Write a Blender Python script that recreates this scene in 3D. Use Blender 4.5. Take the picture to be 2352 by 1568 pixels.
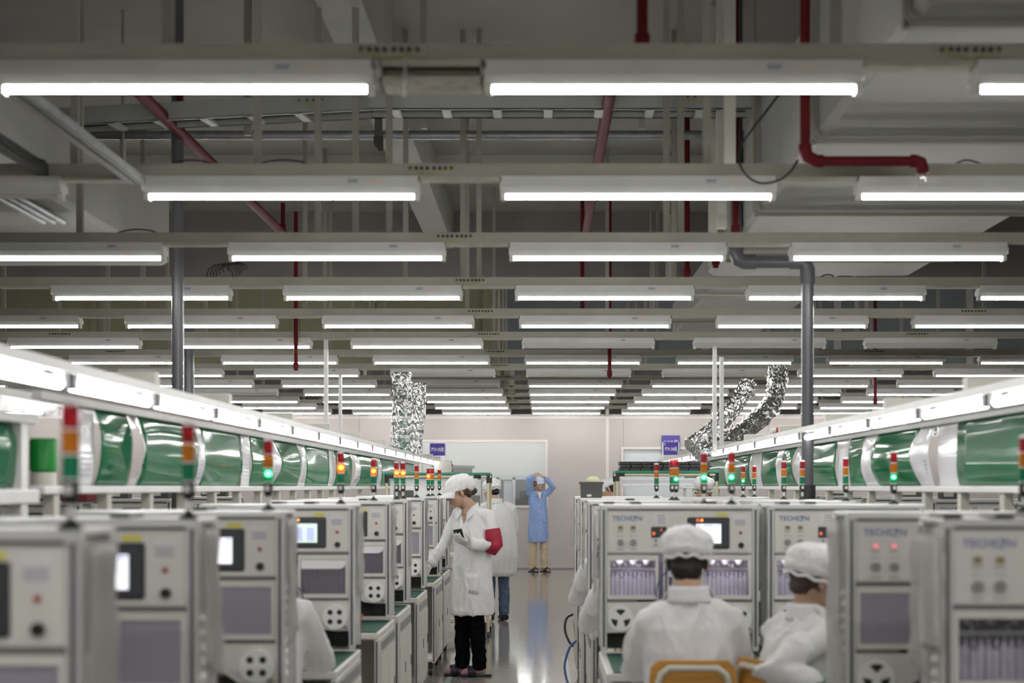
import bpy, bmesh, math, random
from mathutils import Vector, Matrix, noise
random.seed(7)
for o in list(bpy.data.objects): bpy.data.objects.remove(o, do_unlink=True)
scene = bpy.context.scene
C = scene.collection
R = math.radians

# ------------------------------------------------------------------ camera
H = 1.49                       # lens height; the camera looks level along +Y
F = 3267.0                     # 50 mm lens on a 36 mm frame 2352 px wide
PX, PY = 1245.0, 1117.0        # vanishing point of the aisle (shifted, straightened frame)
cam_d = bpy.data.cameras.new('camera'); cam = bpy.data.objects.new('camera', cam_d); C.objects.link(cam)
cam.location = (0, 0, H); cam.rotation_euler = (R(90), 0, 0)
cam_d.lens = 50.0; cam_d.sensor_width = 36.0
cam_d.shift_x = -(PX-1176.0)/2352.0; cam_d.shift_y = (PY-784.0)/2352.0
cam_d.clip_start = 0.05; cam_d.clip_end = 200
cam_d.dof.use_dof = True; cam_d.dof.focus_distance = 15.5; cam_d.dof.aperture_fstop = 2.4
scene.camera = cam
# ------------------------------------------------------------------ world, exposure
w = bpy.data.worlds.new('world'); scene.world = w; w.use_nodes = True
w.node_tree.nodes['Background'].inputs[0].default_value = (0, 0, 0, 1)
w.node_tree.nodes['Background'].inputs[1].default_value = 0.0     # closed hall: no light but its lamps
vs = scene.view_settings
vs.view_transform = 'Standard'; vs.look = 'None'; vs.gamma = 1.0; vs.use_curve_mapping = False
vs.exposure = 0.30
TUBE = 46.0                    # radiance of the fluorescent tubes

# ------------------------------------------------------------------ materials
MATS = {}
def mat(name, col=(.8,.8,.8), rough=.5, metal=0., bump=0., bscale=40., var=0., vscale=6., alpha=1., emit=None, es=0., spec=.5, coat=0., trans=0., stretch=None):
    m = bpy.data.materials.new(name); m.use_nodes = True
    nt = m.node_tree; b = nt.nodes['Principled BSDF']
    b.inputs['Base Color'].default_value = (*col, 1); b.inputs['Roughness'].default_value = rough
    b.inputs['Metallic'].default_value = metal; b.inputs['Alpha'].default_value = alpha
    b.inputs['Specular IOR Level'].default_value = spec; b.inputs['Coat Weight'].default_value = coat
    b.inputs['Transmission Weight'].default_value = trans
    if emit: b.inputs['Emission Color'].default_value = (*emit, 1); b.inputs['Emission Strength'].default_value = es
    if var or bump:
        tc = nt.nodes.new('ShaderNodeTexCoord'); mp = nt.nodes.new('ShaderNodeMapping')
        nt.links.new(tc.outputs['Object'], mp.inputs[0])
        if stretch: mp.inputs['Scale'].default_value = stretch
    if var:
        n = nt.nodes.new('ShaderNodeTexNoise'); n.inputs['Scale'].default_value = vscale; n.inputs['Detail'].default_value = 5
        nt.links.new(mp.outputs[0], n.inputs['Vector'])
        rp = nt.nodes.new('ShaderNodeValToRGB')
        rp.color_ramp.elements[0].position = .3; rp.color_ramp.elements[1].position = .7
        rp.color_ramp.elements[0].color = (*[c*(1-var) for c in col], 1); rp.color_ramp.elements[1].color = (*[min(1, c*(1+var*.5)) for c in col], 1)
        nt.links.new(n.outputs['Fac'], rp.inputs[0]); nt.links.new(rp.outputs[0], b.inputs['Base Color'])
    if bump:
        n2 = nt.nodes.new('ShaderNodeTexNoise'); n2.inputs['Scale'].default_value = bscale; n2.inputs['Detail'].default_value = 4
        nt.links.new(mp.outputs[0], n2.inputs['Vector'])
        bp = nt.nodes.new('ShaderNodeBump'); bp.inputs['Strength'].default_value = bump; bp.inputs['Distance'].default_value = .02
        nt.links.new(n2.outputs['Fac'], bp.inputs['Height']); nt.links.new(bp.outputs[0], b.inputs['Normal'])
    MATS[name] = m
    return m
def glassy(name, tint=(.9,.92,.93), gl=.12, rough=.03, haze=0., hcol=(.7,.7,.75)):
    m = bpy.data.materials.new(name); m.use_nodes = True; nt = m.node_tree
    nt.nodes.remove(nt.nodes['Principled BSDF']); out = nt.nodes['Material Output']
    t = nt.nodes.new('ShaderNodeBsdfTransparent'); t.inputs[0].default_value = (*tint, 1)
    g = nt.nodes.new('ShaderNodeBsdfGlossy'); g.inputs['Roughness'].default_value = rough; g.inputs[0].default_value = (.9,.9,.92,1)
    mx = nt.nodes.new('ShaderNodeMixShader'); mx.inputs[0].default_value = gl
    nt.links.new(t.outputs[0], mx.inputs[1]); nt.links.new(g.outputs[0], mx.inputs[2]); last = mx
    if haze:
        d = nt.nodes.new('ShaderNodeBsdfDiffuse'); d.inputs[0].default_value = (*hcol, 1)
        tl = nt.nodes.new('ShaderNodeBsdfTranslucent'); tl.inputs[0].default_value = (*hcol, 1)
        ad = nt.nodes.new('ShaderNodeMixShader'); ad.inputs[0].default_value = .4
        nt.links.new(d.outputs[0], ad.inputs[1]); nt.links.new(tl.outputs[0], ad.inputs[2])
        m2 = nt.nodes.new('ShaderNodeMixShader'); m2.inputs[0].default_value = haze
        nt.links.new(last.outputs[0], m2.inputs[1]); nt.links.new(ad.outputs[0], m2.inputs[2]); last = m2
    nt.links.new(last.outputs[0], out.inputs[0]); MATS[name] = m
    return m
mat('slab', (.31,.30,.27), .85, bump=.15, bscale=9, var=.12, vscale=.9)
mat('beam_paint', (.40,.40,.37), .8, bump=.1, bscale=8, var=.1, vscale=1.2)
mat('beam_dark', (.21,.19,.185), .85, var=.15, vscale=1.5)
mat('fascia_cream', (.24,.235,.15), .75, var=.15, vscale=1.0)
mat('fascia_blue', (.16,.18,.19), .75, var=.15, vscale=1.0)
mat('floor', (.30,.275,.25), .10, bump=.035, bscale=7, var=.1, vscale=1.1, spec=.5)
mat('wall_pink', (.47,.43,.41), .6, var=.07, vscale=.8, bump=.05, bscale=5)
mat('wall_side', (.5,.49,.46), .7, var=.1, vscale=.7)
mat('frame_pink', (.66,.61,.59), .45)
mat('trunk', (.38,.365,.31), .55, var=.12, vscale=3)
mat('fixture', (.60,.605,.59), .4, var=.06, vscale=5)
mat('fixture_dirty', (.45,.435,.36), .5, var=.25, vscale=7)
mat('holder', (.70,.70,.64), .35)
mat('tube_lit', (1,1,1), .4, emit=(1.0,.985,.96), es=TUBE)
mat('line_tube', (1,1,1), .4, emit=(1.0,.985,.97), es=10.0)
mat('tube_off', (.55,.53,.50), .3)
mat('sticker_white', (.78,.77,.76), .6)
mat('sticker_pink', (.66,.57,.54), .6)
mat('yellow_green', (.42,.40,.10), .6)
mat('hole_dark', (.05,.045,.04), .7)
mat('galv', (.30,.31,.32), .42, metal=.6, var=.2, vscale=14)
mat('galv_dark', (.12,.125,.13), .45, metal=.5, var=.2, vscale=10)
mat('strut', (.26,.25,.21), .6, var=.12, vscale=6)
mat('tray', (.36,.37,.36), .5, var=.05)
mat('pipe_red', (.115,.010,.014), .6, var=.2, vscale=6, spec=.12)
mat('pvc_grey', (.10,.10,.11), .3, spec=.5, var=.1)
mat('duct', (.36,.36,.34), .75, bump=.12, bscale=3, var=.08, vscale=1.5)
mat('duct_seam', (.30,.28,.23), .6)
mat('cable', (.03,.03,.035), .5)
mat('foil', (.74,.75,.76), .10, metal=1.0, bump=.8, bscale=30)
mat('white_metal', (.74,.74,.73), .4, var=.04)
mat('cream_box', (.66,.65,.58), .5, var=.05)
mat('beige', (.56,.55,.49), .55, var=.06)
mat('reflector', (.35,.35,.36), .2, metal=1.0, bump=.5, bscale=12)
mat('clip_grey', (.28,.30,.31), .4)
mat('machine', (.74,.73,.685), .42, var=.03, vscale=3)
mat('machine_side', (.68,.67,.625), .45, var=.05, vscale=3)
mat('alu', (.72,.73,.74), .32, metal=.35)
mat('slot', (.055,.045,.06), .6)
mat('divider', (.22,.205,.22), .5)
mat('black', (.018,.018,.02), .45)
mat('dark_int', (.05,.048,.046), .7)
mat('bezel', (.045,.05,.057), .4)
mat('display_on', (.8,.85,.9), .3, emit=(.93,.93,1.0), es=.85)
mat('display_mint', (.8,.9,.85), .3, emit=(.72,.93,.82), es=.5)
mat('display_off', (.012,.016,.025), .12)
mat('ui_violet', (.4,.42,.75), .4, emit=(.42,.43,.85), es=.55)
mat('led_red', (.8,.1,.05), .4, emit=(1,.16,.05), es=.8)
mat('led_orange', (.8,.3,.05), .4, emit=(1,.35,.08), es=1.3)
mat('logo', (.17,.19,.42), .5)
mat('print_grey', (.35,.35,.42), .6)
mat('amber_disp', (.25,.17,.04), .4)
mat('pinkled', (.8,.3,.35), .4, emit=(.9,.25,.3), es=.5)
mat('knob_grey', (.33,.32,.30), .5)
mat('label_yellow', (.72,.66,.06), .5)
mat('btn_red', (.45,.05,.06), .35)
mat('strip', (.80,.77,.88), .35, var=.15, vscale=30)
mat('chrome', (.75,.76,.8), .2, metal=1)
mat('interior', (.16,.14,.18), .6)
mat('inner_lamp', (1,1,1), .4, emit=(.93,.90,1.0), es=22.0)
glassy('pane', (.93,.93,.95), .08, .05)
glassy('film', (.75,.75,.82), .10, .25, haze=.72, hcol=(.66,.64,.74))
glassy('film_dark', (.6,.6,.66), .10, .2, haze=.28, hcol=(.5,.48,.56))
glassy('sheet', (.92,.92,.92), .10, .22, haze=.52, hcol=(.80,.79,.77))
glassy('window_glass', (.93,.95,.95), .035, .38, haze=.06, hcol=(.8,.8,.8))
mat('card_white', (.92,.92,.95), .5)
mat('reel_white', (.90,.90,.90), .4)
mat('mat_green', (.035,.105,.08), .6, var=.15)
mat('wood_tray', (.42,.30,.17), .6, var=.2, vscale=8)
mat('orange_part', (.62,.13,.05), .5)
mat('caster_black', (.03,.03,.03), .5)
def film_green():
    m = mat('green_film', (.018,.24,.11), .10, spec=.5, coat=.25, bump=.08, bscale=4, var=.2, vscale=2.5)
    nt = m.node_tree; b = nt.nodes['Principled BSDF']; out = nt.nodes['Material Output']
    t = nt.nodes.new('ShaderNodeBsdfTranslucent'); t.inputs[0].default_value = (.14,.66,.36,1)
    mx = nt.nodes.new('ShaderNodeMixShader'); mx.inputs[0].default_value = .45
    nt.links.new(b.outputs[0], mx.inputs[1]); nt.links.new(t.outputs[0], mx.inputs[2]); nt.links.new(mx.outputs[0], out.inputs[0])
film_green()
mat('paper', (.80,.80,.84), .22, spec=.6, coat=.3, bump=.06, bscale=9)
mat('print_blur', (.45,.45,.50), .5)
def lens(name, col, tr):
    m = mat(name, col, .22, spec=.6)
    nt = m.node_tree; b = nt.nodes['Principled BSDF']; out = nt.nodes['Material Output']
    t = nt.nodes.new('ShaderNodeBsdfTransparent'); t.inputs[0].default_value = (*tr, 1)
    mx = nt.nodes.new('ShaderNodeMixShader'); mx.inputs[0].default_value = .35
    nt.links.new(b.outputs[0], mx.inputs[1]); nt.links.new(t.outputs[0], mx.inputs[2]); nt.links.new(mx.outputs[0], out.inputs[0])
lens('lens_red', (.42,.012,.025), (1,.1,.1)); lens('lens_amber', (.68,.23,.012), (1,.55,.1)); lens('lens_green', (.012,.22,.12), (.15,.9,.5))
mat('bulb_amber', (1,.8,.5), .4, emit=(1,.62,.22), es=42.0)
mat('bulb_green', (.7,1,.8), .4, emit=(.55,1,.68), es=26.0)
mat('cap_clear', (.78,.78,.77), .2)
mat('skin', (.50,.315,.215), .5, var=.08, vscale=20)
mat('hair', (.010,.008,.008), .45)
mat('hair_brown', (.055,.030,.020), .5)
mat('lips', (.36,.13,.11), .45)
mat('coat_white', (.80,.80,.81), .75, var=.03, vscale=9, bump=.55, bscale=14, stretch=(1,1,.45))
mat('coat_blue', (.235,.34,.60), .75, var=.08, vscale=9, bump=.55, bscale=14, stretch=(1,1,.45))
mat('cap_white', (.84,.84,.86), .75)
mat('cap_blue', (.55,.64,.80), .75)
mat('trousers_black', (.005,.005,.006), .95, spec=.05)
mat('jeans', (.115,.175,.27), .8, var=.3, vscale=10)
mat('khaki', (.50,.40,.275), .8, var=.1, vscale=7)
mat('shoe_dark', (.012,.014,.028), .5)
mat('sock', (.40,.22,.26), .8)
mat('sock_dark', (.10,.03,.05), .8)
mat('glove', (.72,.71,.69), .7)
mat('armband', (.36,.008,.035), .6, var=.2, vscale=14)
mat('button', (.7,.72,.78), .4)
mat('shirt', (.72,.70,.62), .7)
mat('mask_white', (.80,.82,.84), .7)
mat('pcb', (.02,.028,.022), .35, var=.3, vscale=40)
mat('silver', (.8,.8,.8), .2, metal=1)
mat('plywood', (.60,.30,.055), .4, var=.25, vscale=5, stretch=(1,1,9))
mat('chair_tube', (.62,.62,.52), .35, metal=.1)
mat('pipe_cream', (.70,.64,.46), .4)
mat('joint_black', (.025,.025,.027), .45)
mat('shelf_green', (.03,.24,.16), .5)
mat('tray_dark', (.04,.037,.036), .55)
mat('box_grey', (.085,.085,.088), .5)
mat('carton', (.62,.49,.33), .7)
mat('book_grey', (.42,.40,.40), .6)
mat('cloth_yellow', (.72,.73,.47), .8)
mat('sign_blue', (.075,.045,.40), .5)
mat('sign_purple', (.06,.04,.27), .5)
mat('sign_white', (.85,.85,.88), .5)
mat('sign_lilac', (.50,.46,.62), .5)
mat('blind', (.85,.86,.88), .6)
mat('mesh_wire', (.30,.29,.27), .5, metal=.4)
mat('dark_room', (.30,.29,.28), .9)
mat('green_canister', (.006,.26,.035), .35)
mat('red_box', (.38,.05,.07), .6)
mat('cable_blue', (.04,.09,.26), .4)
mat('tape_green', (.22,.34,.27), .4)
mat('room2', (.80,.80,.79), .6)

# ------------------------------------------------------------------ mesh building
class MB:
    def __init__(s): s.v = []; s.f = []
    def box(s, x0, x1, y0, y1, z0, z1):
        n = len(s.v)
        s.v += [(x0,y0,z0),(x1,y0,z0),(x1,y1,z0),(x0,y1,z0),(x0,y0,z1),(x1,y0,z1),(x1,y1,z1),(x0,y1,z1)]
        s.f += [(n,n+3,n+2,n+1),(n+4,n+5,n+6,n+7),(n,n+1,n+5,n+4),(n+1,n+2,n+6,n+5),(n+2,n+3,n+7,n+6),(n+3,n,n+4,n+7)]
        return s
    def cbox(s, x0, x1, y0, y1, z0, z1, c=.006):       # box with its upright and front edges chamfered
        prof = [(x0+c,y0),(x1-c,y0),(x1,y0+c),(x1,y1-c),(x1-c,y1),(x0+c,y1),(x0,y1-c),(x0,y0+c)]
        ins = [(x0+2*c,y0+c),(x1-2*c,y0+c),(x1-c,y0+2*c),(x1-c,y1-2*c),(x1-2*c,y1-c),(x0+2*c,y1-c),(x0+c,y1-2*c),(x0+c,y0+2*c)]
        n = len(s.v)
        s.v += [(a,b,z0) for a,b in ins]+[(a,b,z0+c) for a,b in prof]+[(a,b,z1-c) for a,b in prof]+[(a,b,z1) for a,b in ins]
        s.f.append(tuple(n+i for i in range(7,-1,-1))); s.f.append(tuple(n+24+i for i in range(8)))
        for k in range(3):
            for i in range(8):
                j = (i+1) % 8; s.f.append((n+8*k+i, n+8*k+j, n+8*k+8+j, n+8*k+8+i))
        return s
    def prism(s, prof, a0, a1, axis='x'):              # polygon extruded along an axis
        n = len(s.v); k = len(prof)
        for a in (a0, a1):
            for p, q in prof:
                s.v.append({'x':(a,p,q),'y':(p,a,q),'z':(p,q,a)}[axis])
        s.f.append(tuple(n+i for i in range(k-1,-1,-1))); s.f.append(tuple(n+k+i for i in range(k)))
        for i in range(k):
            j = (i+1) % k; s.f.append((n+i, n+j, n+k+j, n+k+i))
        return s
    def tube(s, pts, r, seg=10, sq=(1,1), ref=None, caps=True):
        pts = [Vector(p) for p in pts]; m = len(pts)
        rs = r if isinstance(r, (list, tuple)) else [r]*m
        t0 = (pts[1]-pts[0]).normalized()
        up = Vector(ref) if ref else (Vector((0,0,1)) if abs(t0.z) < .9 else Vector((0,1,0)))
        n0 = len(s.v); a = None
        for i in range(m):
            t = ((pts[min(i+1,m-1)]-pts[i]).normalized() + (pts[i]-pts[max(i-1,0)]).normalized())
            t = t.normalized() if t.length > 1e-6 else t0
            if a is None: a = t.cross(up).normalized()
            else: a = (a - t*a.dot(t)).normalized()
            b = a.cross(t).normalized()
            for k in range(seg):
                th = 2*math.pi*k/seg
                s.v.append(tuple(pts[i]+a*math.cos(th)*rs[i]*sq[0]+b*math.sin(th)*rs[i]*sq[1]))
        for i in range(m-1):
            for k in range(seg):
                j = (k+1) % seg
                s.f.append((n0+i*seg+k, n0+i*seg+j, n0+(i+1)*seg+j, n0+(i+1)*seg+k))
        if caps:
            s.f.append(tuple(n0+k for k in range(seg-1,-1,-1))); s.f.append(tuple(n0+(m-1)*seg+k for k in range(seg)))
        return s
    def cyl(s, p0, p1, r, seg=12, r2=None): return s.tube([p0, p1], [r, r if r2 is None else r2], seg)
    def rings(s, rs, seg=24):                          # loft: each ring (centre, a-vector, b-vector)
        n0 = len(s.v)
        for c, a, b in rs:
            c, a, b = Vector(c), Vector(a), Vector(b)
            for k in range(seg):
                th = 2*math.pi*k/seg; s.v.append(tuple(c+a*math.cos(th)+b*math.sin(th)))
        for i in range(len(rs)-1):
            for k in range(seg):
                j = (k+1) % seg; s.f.append((n0+i*seg+k, n0+i*seg+j, n0+(i+1)*seg+j, n0+(i+1)*seg+k))
        m = len(rs)
        s.f.append(tuple(n0+k for k in range(seg-1,-1,-1))); s.f.append(tuple(n0+(m-1)*seg+k for k in range(seg)))
        return s
    def ell(s, c, r, M=None, seg=18, nr=12):           # ellipsoid
        c = Vector(c); n0 = len(s.v)
        for i in range(1, nr):
            ph = math.pi*i/nr
            for k in range(seg):
                th = 2*math.pi*k/seg
                p = c+Vector((r[0]*math.sin(ph)*math.cos(th), r[1]*math.sin(ph)*math.sin(th), r[2]*math.cos(ph)))
                s.v.append(tuple(M @ p) if M else tuple(p))
        top = c+Vector((0,0,r[2])); bot = c-Vector((0,0,r[2]))
        s.v.append(tuple(M @ top) if M else tuple(top)); s.v.append(tuple(M @ bot) if M else tuple(bot))
        T = n0+(nr-1)*seg
        for i in range(nr-2):
            for k in range(seg):
                j = (k+1) % seg; s.f.append((n0+i*seg+k, n0+(i+1)*seg+k, n0+(i+1)*seg+j, n0+i*seg+j))
        for k in range(seg):
            j = (k+1) % seg; s.f.append((T, n0+k, n0+j)); s.f.append((T+1, n0+(nr-2)*seg+j, n0+(nr-2)*seg+k))
        return s
    def grid(s, fn, nu, nv, th=0.):                    # sheet fn(u,v)->point, given thickness by a second layer
        n0 = len(s.v); pts = [[Vector(fn(i/nu, j/nv)) for i in range(nu+1)] for j in range(nv+1)]
        W_ = nu+1
        for row in pts: s.v += [tuple(p) for p in row]
        for j in range(nv):
            for i in range(nu):
                a = n0+j*W_+i; s.f.append((a, a+1, a+W_+1, a+W_))
        if th:
            n1 = len(s.v)
            for j in range(nv+1):
                for i in range(nu+1):
                    du = pts[j][min(i+1,nu)]-pts[j][max(i-1,0)]; dv = pts[min(j+1,nv)][i]-pts[max(j-1,0)][i]
                    s.v.append(tuple(pts[j][i]-du.cross(dv).normalized()*th))
            for j in range(nv):
                for i in range(nu):
                    a = n1+j*W_+i; s.f.append((a, a+W_, a+W_+1, a+1))
            edge = [j for j in range(nu+1)]+[j*W_+nu for j in range(1,nv+1)]+[nv*W_+i for i in range(nu-1,-1,-1)]+[j*W_ for j in range(nv-1,0,-1)]
            for k in range(len(edge)):
                a, b = edge[k], edge[(k+1) % len(edge)]; s.f.append((n0+b, n0+a, n1+a, n1+b))
        return s
    def mesh(s, name, m, smooth=False):
        me = bpy.data.meshes.new(name); me.from_pydata([tuple(v) for v in s.v], [], s.f); me.validate()
        bm = bmesh.new(); bm.from_mesh(me); bmesh.ops.recalc_face_normals(bm, faces=bm.faces); bm.to_mesh(me); bm.free()
        if m: me.materials.append(MATS[m])
        if smooth:
            for p in me.polygons: p.use_smooth = True
            if smooth == 'auto': 
                try: me.set_sharp_from_angle(angle=R(40))
                except Exception: pass
        return me
def link(name, me, parent=None, loc=(0,0,0), rot=None):
    o = bpy.data.objects.new(name, me); C.objects.link(o); o.location = loc
    if rot: o.rotation_euler = rot
    if parent: o.parent = parent
    return o
CACHE = {}
def P(name, m, fn, parent=None, loc=(0,0,0), rot=None, key=None, smooth='auto'):
    """one mesh object; alike pieces share their mesh through key"""
    if key is not None and (key, m) in CACHE: me = CACHE[(key, m)]
    else:
        b = MB(); fn(b); me = b.mesh(name, m, smooth)
        if key is not None: CACHE[(key, m)] = me
    return link(name, me, parent, loc, rot)
def tag(o, label, cat, group=None):
    o['label'] = label; o['category'] = cat
    if group: o['group'] = group
    return o
def thing(name, label, cat, loc=(0,0,0), rz=0., group=None):
    o = bpy.data.objects.new(name, None); C.objects.link(o); o.location = loc; o.rotation_euler = (0,0,rz); o.empty_display_size = .1
    return tag(o, label, cat, group)
def struct(name, m, fn, smooth=False):
    o = P(name, m, fn, smooth=smooth); o['kind'] = 'structure'; return o
def text_mesh(key, body, size, m, depth=.0006, sx=1.0, bold=0.):
    if (key, m) in CACHE: return CACHE[(key, m)]
    cu = bpy.data.curves.new('lettering', 'FONT'); cu.body = body; cu.size = size; cu.extrude = depth; cu.offset = bold
    cu.align_x = 'CENTER'; cu.align_y = 'CENTER'; cu.resolution_u = 2
    t = bpy.data.objects.new('lettering', cu); C.objects.link(t); t.scale = (sx,1,1)
    bpy.context.view_layer.update()
    me = bpy.data.meshes.new_from_object(t.evaluated_get(bpy.context.evaluated_depsgraph_get()))
    me.transform(Matrix.Diagonal((sx,1,1,1)))
    bpy.data.objects.remove(t, do_unlink=True)
    me.materials.clear(); me.materials.append(MATS[m]); CACHE[(key, m)] = me
    return me
def sm(pts, n=6):               # smooth curve through a few points
    P0 = [Vector(p) for p in pts]; Q = []
    for i in range(len(P0)-1):
        a = P0[max(i-1,0)]; b = P0[i]; c = P0[i+1]; d = P0[min(i+2,len(P0)-1)]
        for k in range(n):
            u = k/n; Q.append(.5*((2*b)+(c-a)*u+(2*a-5*b+4*c-d)*u*u+(3*b-a-3*c+d)*u**3))
    return Q+[P0[-1]]
def at(px, py, Y):              # the point that lies Y metres down the hall on the line of sight of a spot of the photograph
    return Vector(((px-PX)*Y/F, Y, H-(py-PY)*Y/F))
# ------------------------------------------------------------------ the hall: floor, slab, walls
YW = 25.7; ZS = 4.6
struct('floor', 'floor', lambda b: b.box(-11, 11, -4, YW+6, -.1, 0))
struct('ceiling', 'slab', lambda b: b.box(-11, 11, -4, YW+6, ZS, ZS+.2))
struct('wall_left', 'wall_side', lambda b: b.box(-11.2, -11, -4, YW+6, 0, ZS))
struct('wall_right', 'wall_side', lambda b: b.box(11, 11.2, -4, YW+6, 0, ZS))
struct('wall_front', 'wall_side', lambda b: b.box(-11, 11, -4.2, -4, 0, ZS))
# far partition: panels on a core, with two window openings
W1 = (-2.17, .06, 1.15, 2.29); W2 = (1.47, 2.9, 1.3, 2.16); ZT = 2.73
def core(b):
    y0, y1 = YW+.012, YW+.07
    b.box(-11, W1[0], y0, y1, 0, ZT); b.box(W1[1], W2[0], y0, y1, 0, ZT); b.box(W2[1], 11, y0, y1, 0, ZT)
    for w_ in (W1, W2): b.box(w_[0], w_[1], y0, y1, 0, w_[2]); b.box(w_[0], w_[1], y0, y1, w_[3], ZT)
wb = struct('wall_back', 'wall_pink', core)
ed = [-10.9,-9.3,-8.1,-6.9,-5.7,-4.5,-3.3,-2.17,-1.05,.06,1.18,1.47,2.9,4.1,5.3,6.5,7.7,8.9,10.9]
for a, c in zip(ed, ed[1:]):
    zs = [(0, ZT)]
    if W1[0]-.01 < a < W1[1]-.01: zs = [(0, W1[2]), (W1[3], ZT)]
    if W2[0]-.01 < a < W2[1]-.01: zs = [(0, W2[2]), (W2[3], ZT)]
    for z0, z1 in zs: P('wall_panel', 'wall_pink', lambda b: b.box(a+.003, c-.003, YW, YW+.013, z0+.003, z1-.003), wb)
struct('trim_1', 'frame_pink', lambda b: b.box(1.15, 1.21, YW-.012, YW+.001, 0, ZT))
struct('trim_2', 'frame_pink', lambda b: b.box(-11, 11, YW-.01, YW+.06, ZT-.01, ZT+.03))
struct('baseboard_back', 'divider', lambda b: b.box(-11, 11, YW-.008, YW+.001, 0, .022))
for n, w_, blind in ((1, W1, False), (2, W2, True)):
    def fr(b):
        x0, x1, z0, z1 = w_; t = .045
        b.box(x0-t, x0, YW-.02, YW+.09, z0-t, z1+t); b.box(x1, x1+t, YW-.02, YW+.09, z0-t, z1+t)
        b.box(x0, x1, YW-.02, YW+.09, z0-t, z0); b.box(x0, x1, YW-.02, YW+.09, z1, z1+t)
    o = struct('window_%d' % n, 'frame_pink', fr)
    P('pane', 'window_glass', lambda b: b.box(w_[0], w_[1], YW+.03, YW+.036, w_[2], w_[3]), o)
    if blind:
        P('blind', 'blind', lambda b: [b.box(w_[0]+.01, w_[1]-.01, YW+.05, YW+.053, w_[2]+.0, w_[3]-.005), b.box(w_[0]+.01, w_[1]-.01, YW+.045, YW+.062, w_[3]-.03, w_[3])], o)
    else:
        P('mullion', 'frame_pink', lambda b: b.box(-1.95, -1.93, YW+.02, YW+.05, w_[2], w_[3]), o)
# the room behind the far window
struct('wall_room', 'room2', lambda b: b.box(-6, 6, YW+5.2, YW+5.3, 0, 2.75))
struct('ceiling_room', 'room2', lambda b: b.box(-11, 11, YW+.075, YW+5.9, 2.75, 2.8))
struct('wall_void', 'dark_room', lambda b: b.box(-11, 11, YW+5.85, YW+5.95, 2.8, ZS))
for x in (-3.6, -2.2, -.8, .6): 
    t = thing('room_light_offscreen', 'fluorescent light in the room behind the far window', 'light', (x, YW+3.9, 2.70), group='lights in the far room')
    P('body', 'fixture', lambda b: b.box(-.6, .6, -.05, .05, 0, .05), t, key='rl')
    P('tube_offscreen', 'tube_lit', lambda b: b.cyl((-.58,0,-.025), (.58,0,-.025), .018), t, key='rt')
t = thing('equipment_cabinet', 'silver framed glass equipment cabinet seen through the far window', 'cabinet', (0, YW+.9, 0))
P('frame', 'alu', lambda b: [b.box(-1.2,-1.14,0,.05,0,1.66), b.box(-.86,-.80,0,.05,0,1.66), b.box(-.55,-.50,0,.05,0,1.66), b.box(.25,.30,0,.05,0,1.66), b.box(-1.2,.3,0,.05,1.62,1.70), b.box(-1.2,.3,0,.6,1.1,1.14), b.box(-1.2,.3,0,.6,0,.05)], t)
P('back_panel', 'room2', lambda b: b.box(-1.2, .3, .58, .6, .05, 1.66), t)
[P('curtain_strip', 'paper', lambda b: b.box(-1.12+.2*k, -.96+.2*k, .06, .07, 1.14, 1.6), t) for k in (0, 2)]
P('tray_stack', 'tray_dark', lambda b: [b.box(-.42, -.2, .1, .4, 1.15+.03*k, 1.17+.03*k) for k in range(9)]+[b.box(-.5, .2, .12, .5, 1.14, 1.25)], t)
t = thing('file_cabinet', 'grey louvred cabinet with white top behind the far window', 'cabinet', (-1.7, YW+1.4, 0))
P('body', 'book_grey', lambda b: b.box(-.35,.35,0,.4,0,1.84), t); P('top', 'cream_box', lambda b: b.box(-.4,.4,-.03,.43,1.84,1.89), t)
# wire mesh above the partition
t = thing('wire_mesh_screen', 'chain link wire mesh screen above the far partition wall', 'mesh screen', (0, YW+.03, ZT+.03))
P('post', 'beige', lambda b: b.box(-.03,.03,-.01,.03,0,ZS-ZT-.035), t, (-3.2,0,0), key='mp')
for x in (-8, -.98, 1.18, 3.6, 6, 8.4): P('post', 'beige', lambda b: 0, t, (x,0,0), key='mp')
def wires(b):
    p = .105; z1 = 1.1; n = int(z1/p*2)
    for k in range(-86, 87):
        x = k*p
        b.tube([(x+(.5*p if i % 2 else 0), .004 if i % 2 else -.004, i*p/2) for i in range(n)], .0022, 3, caps=False)
        b.tube([(x+p/2+(.5*p if i % 2 == 0 else 0), -.004 if i % 2 else .004, i*p/2) for i in range(n)], .0022, 3, caps=False)
o = P('wire_mesh', 'mesh_wire', wires, t, smooth=False); o['kind'] = 'stuff'
# beams under the slab
struct('trim_3', 'beam_paint', lambda b: b.box(-11, 11, 13.35, 13.75, ZS-.12, ZS))                       # shallow cross beam
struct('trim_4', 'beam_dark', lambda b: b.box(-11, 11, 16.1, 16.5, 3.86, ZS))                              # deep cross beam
struct('trim_5', 'beam_paint', lambda b: b.box(-1.26, -1.0, 6, 16.1, 4.18, ZS))                            # long beam
struct('trim_6', 'fascia_cream', lambda b: b.box(-11, -.85, 20.5, 20.8, 3.2, ZS))
struct('trim_7', 'fascia_blue', lambda b: b.box(-.62, 11, 20.5, 20.8, 3.2, ZS))
struct('trim_8', 'fascia_cream', lambda b: [b.box(-.85, -.62, 20.4, 20.8, 2.95, ZS)])
for k, x in enumerate((-6.5, -4.6, -3.6, -2.5, 2.3, 4.2, 6.1)):
    struct('trim_%d' % (9+k), 'beam_paint' if x > 0 else 'fascia_cream', lambda b: b.box(x, x+.1, 20.44, 20.51, 3.2, ZS))

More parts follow.
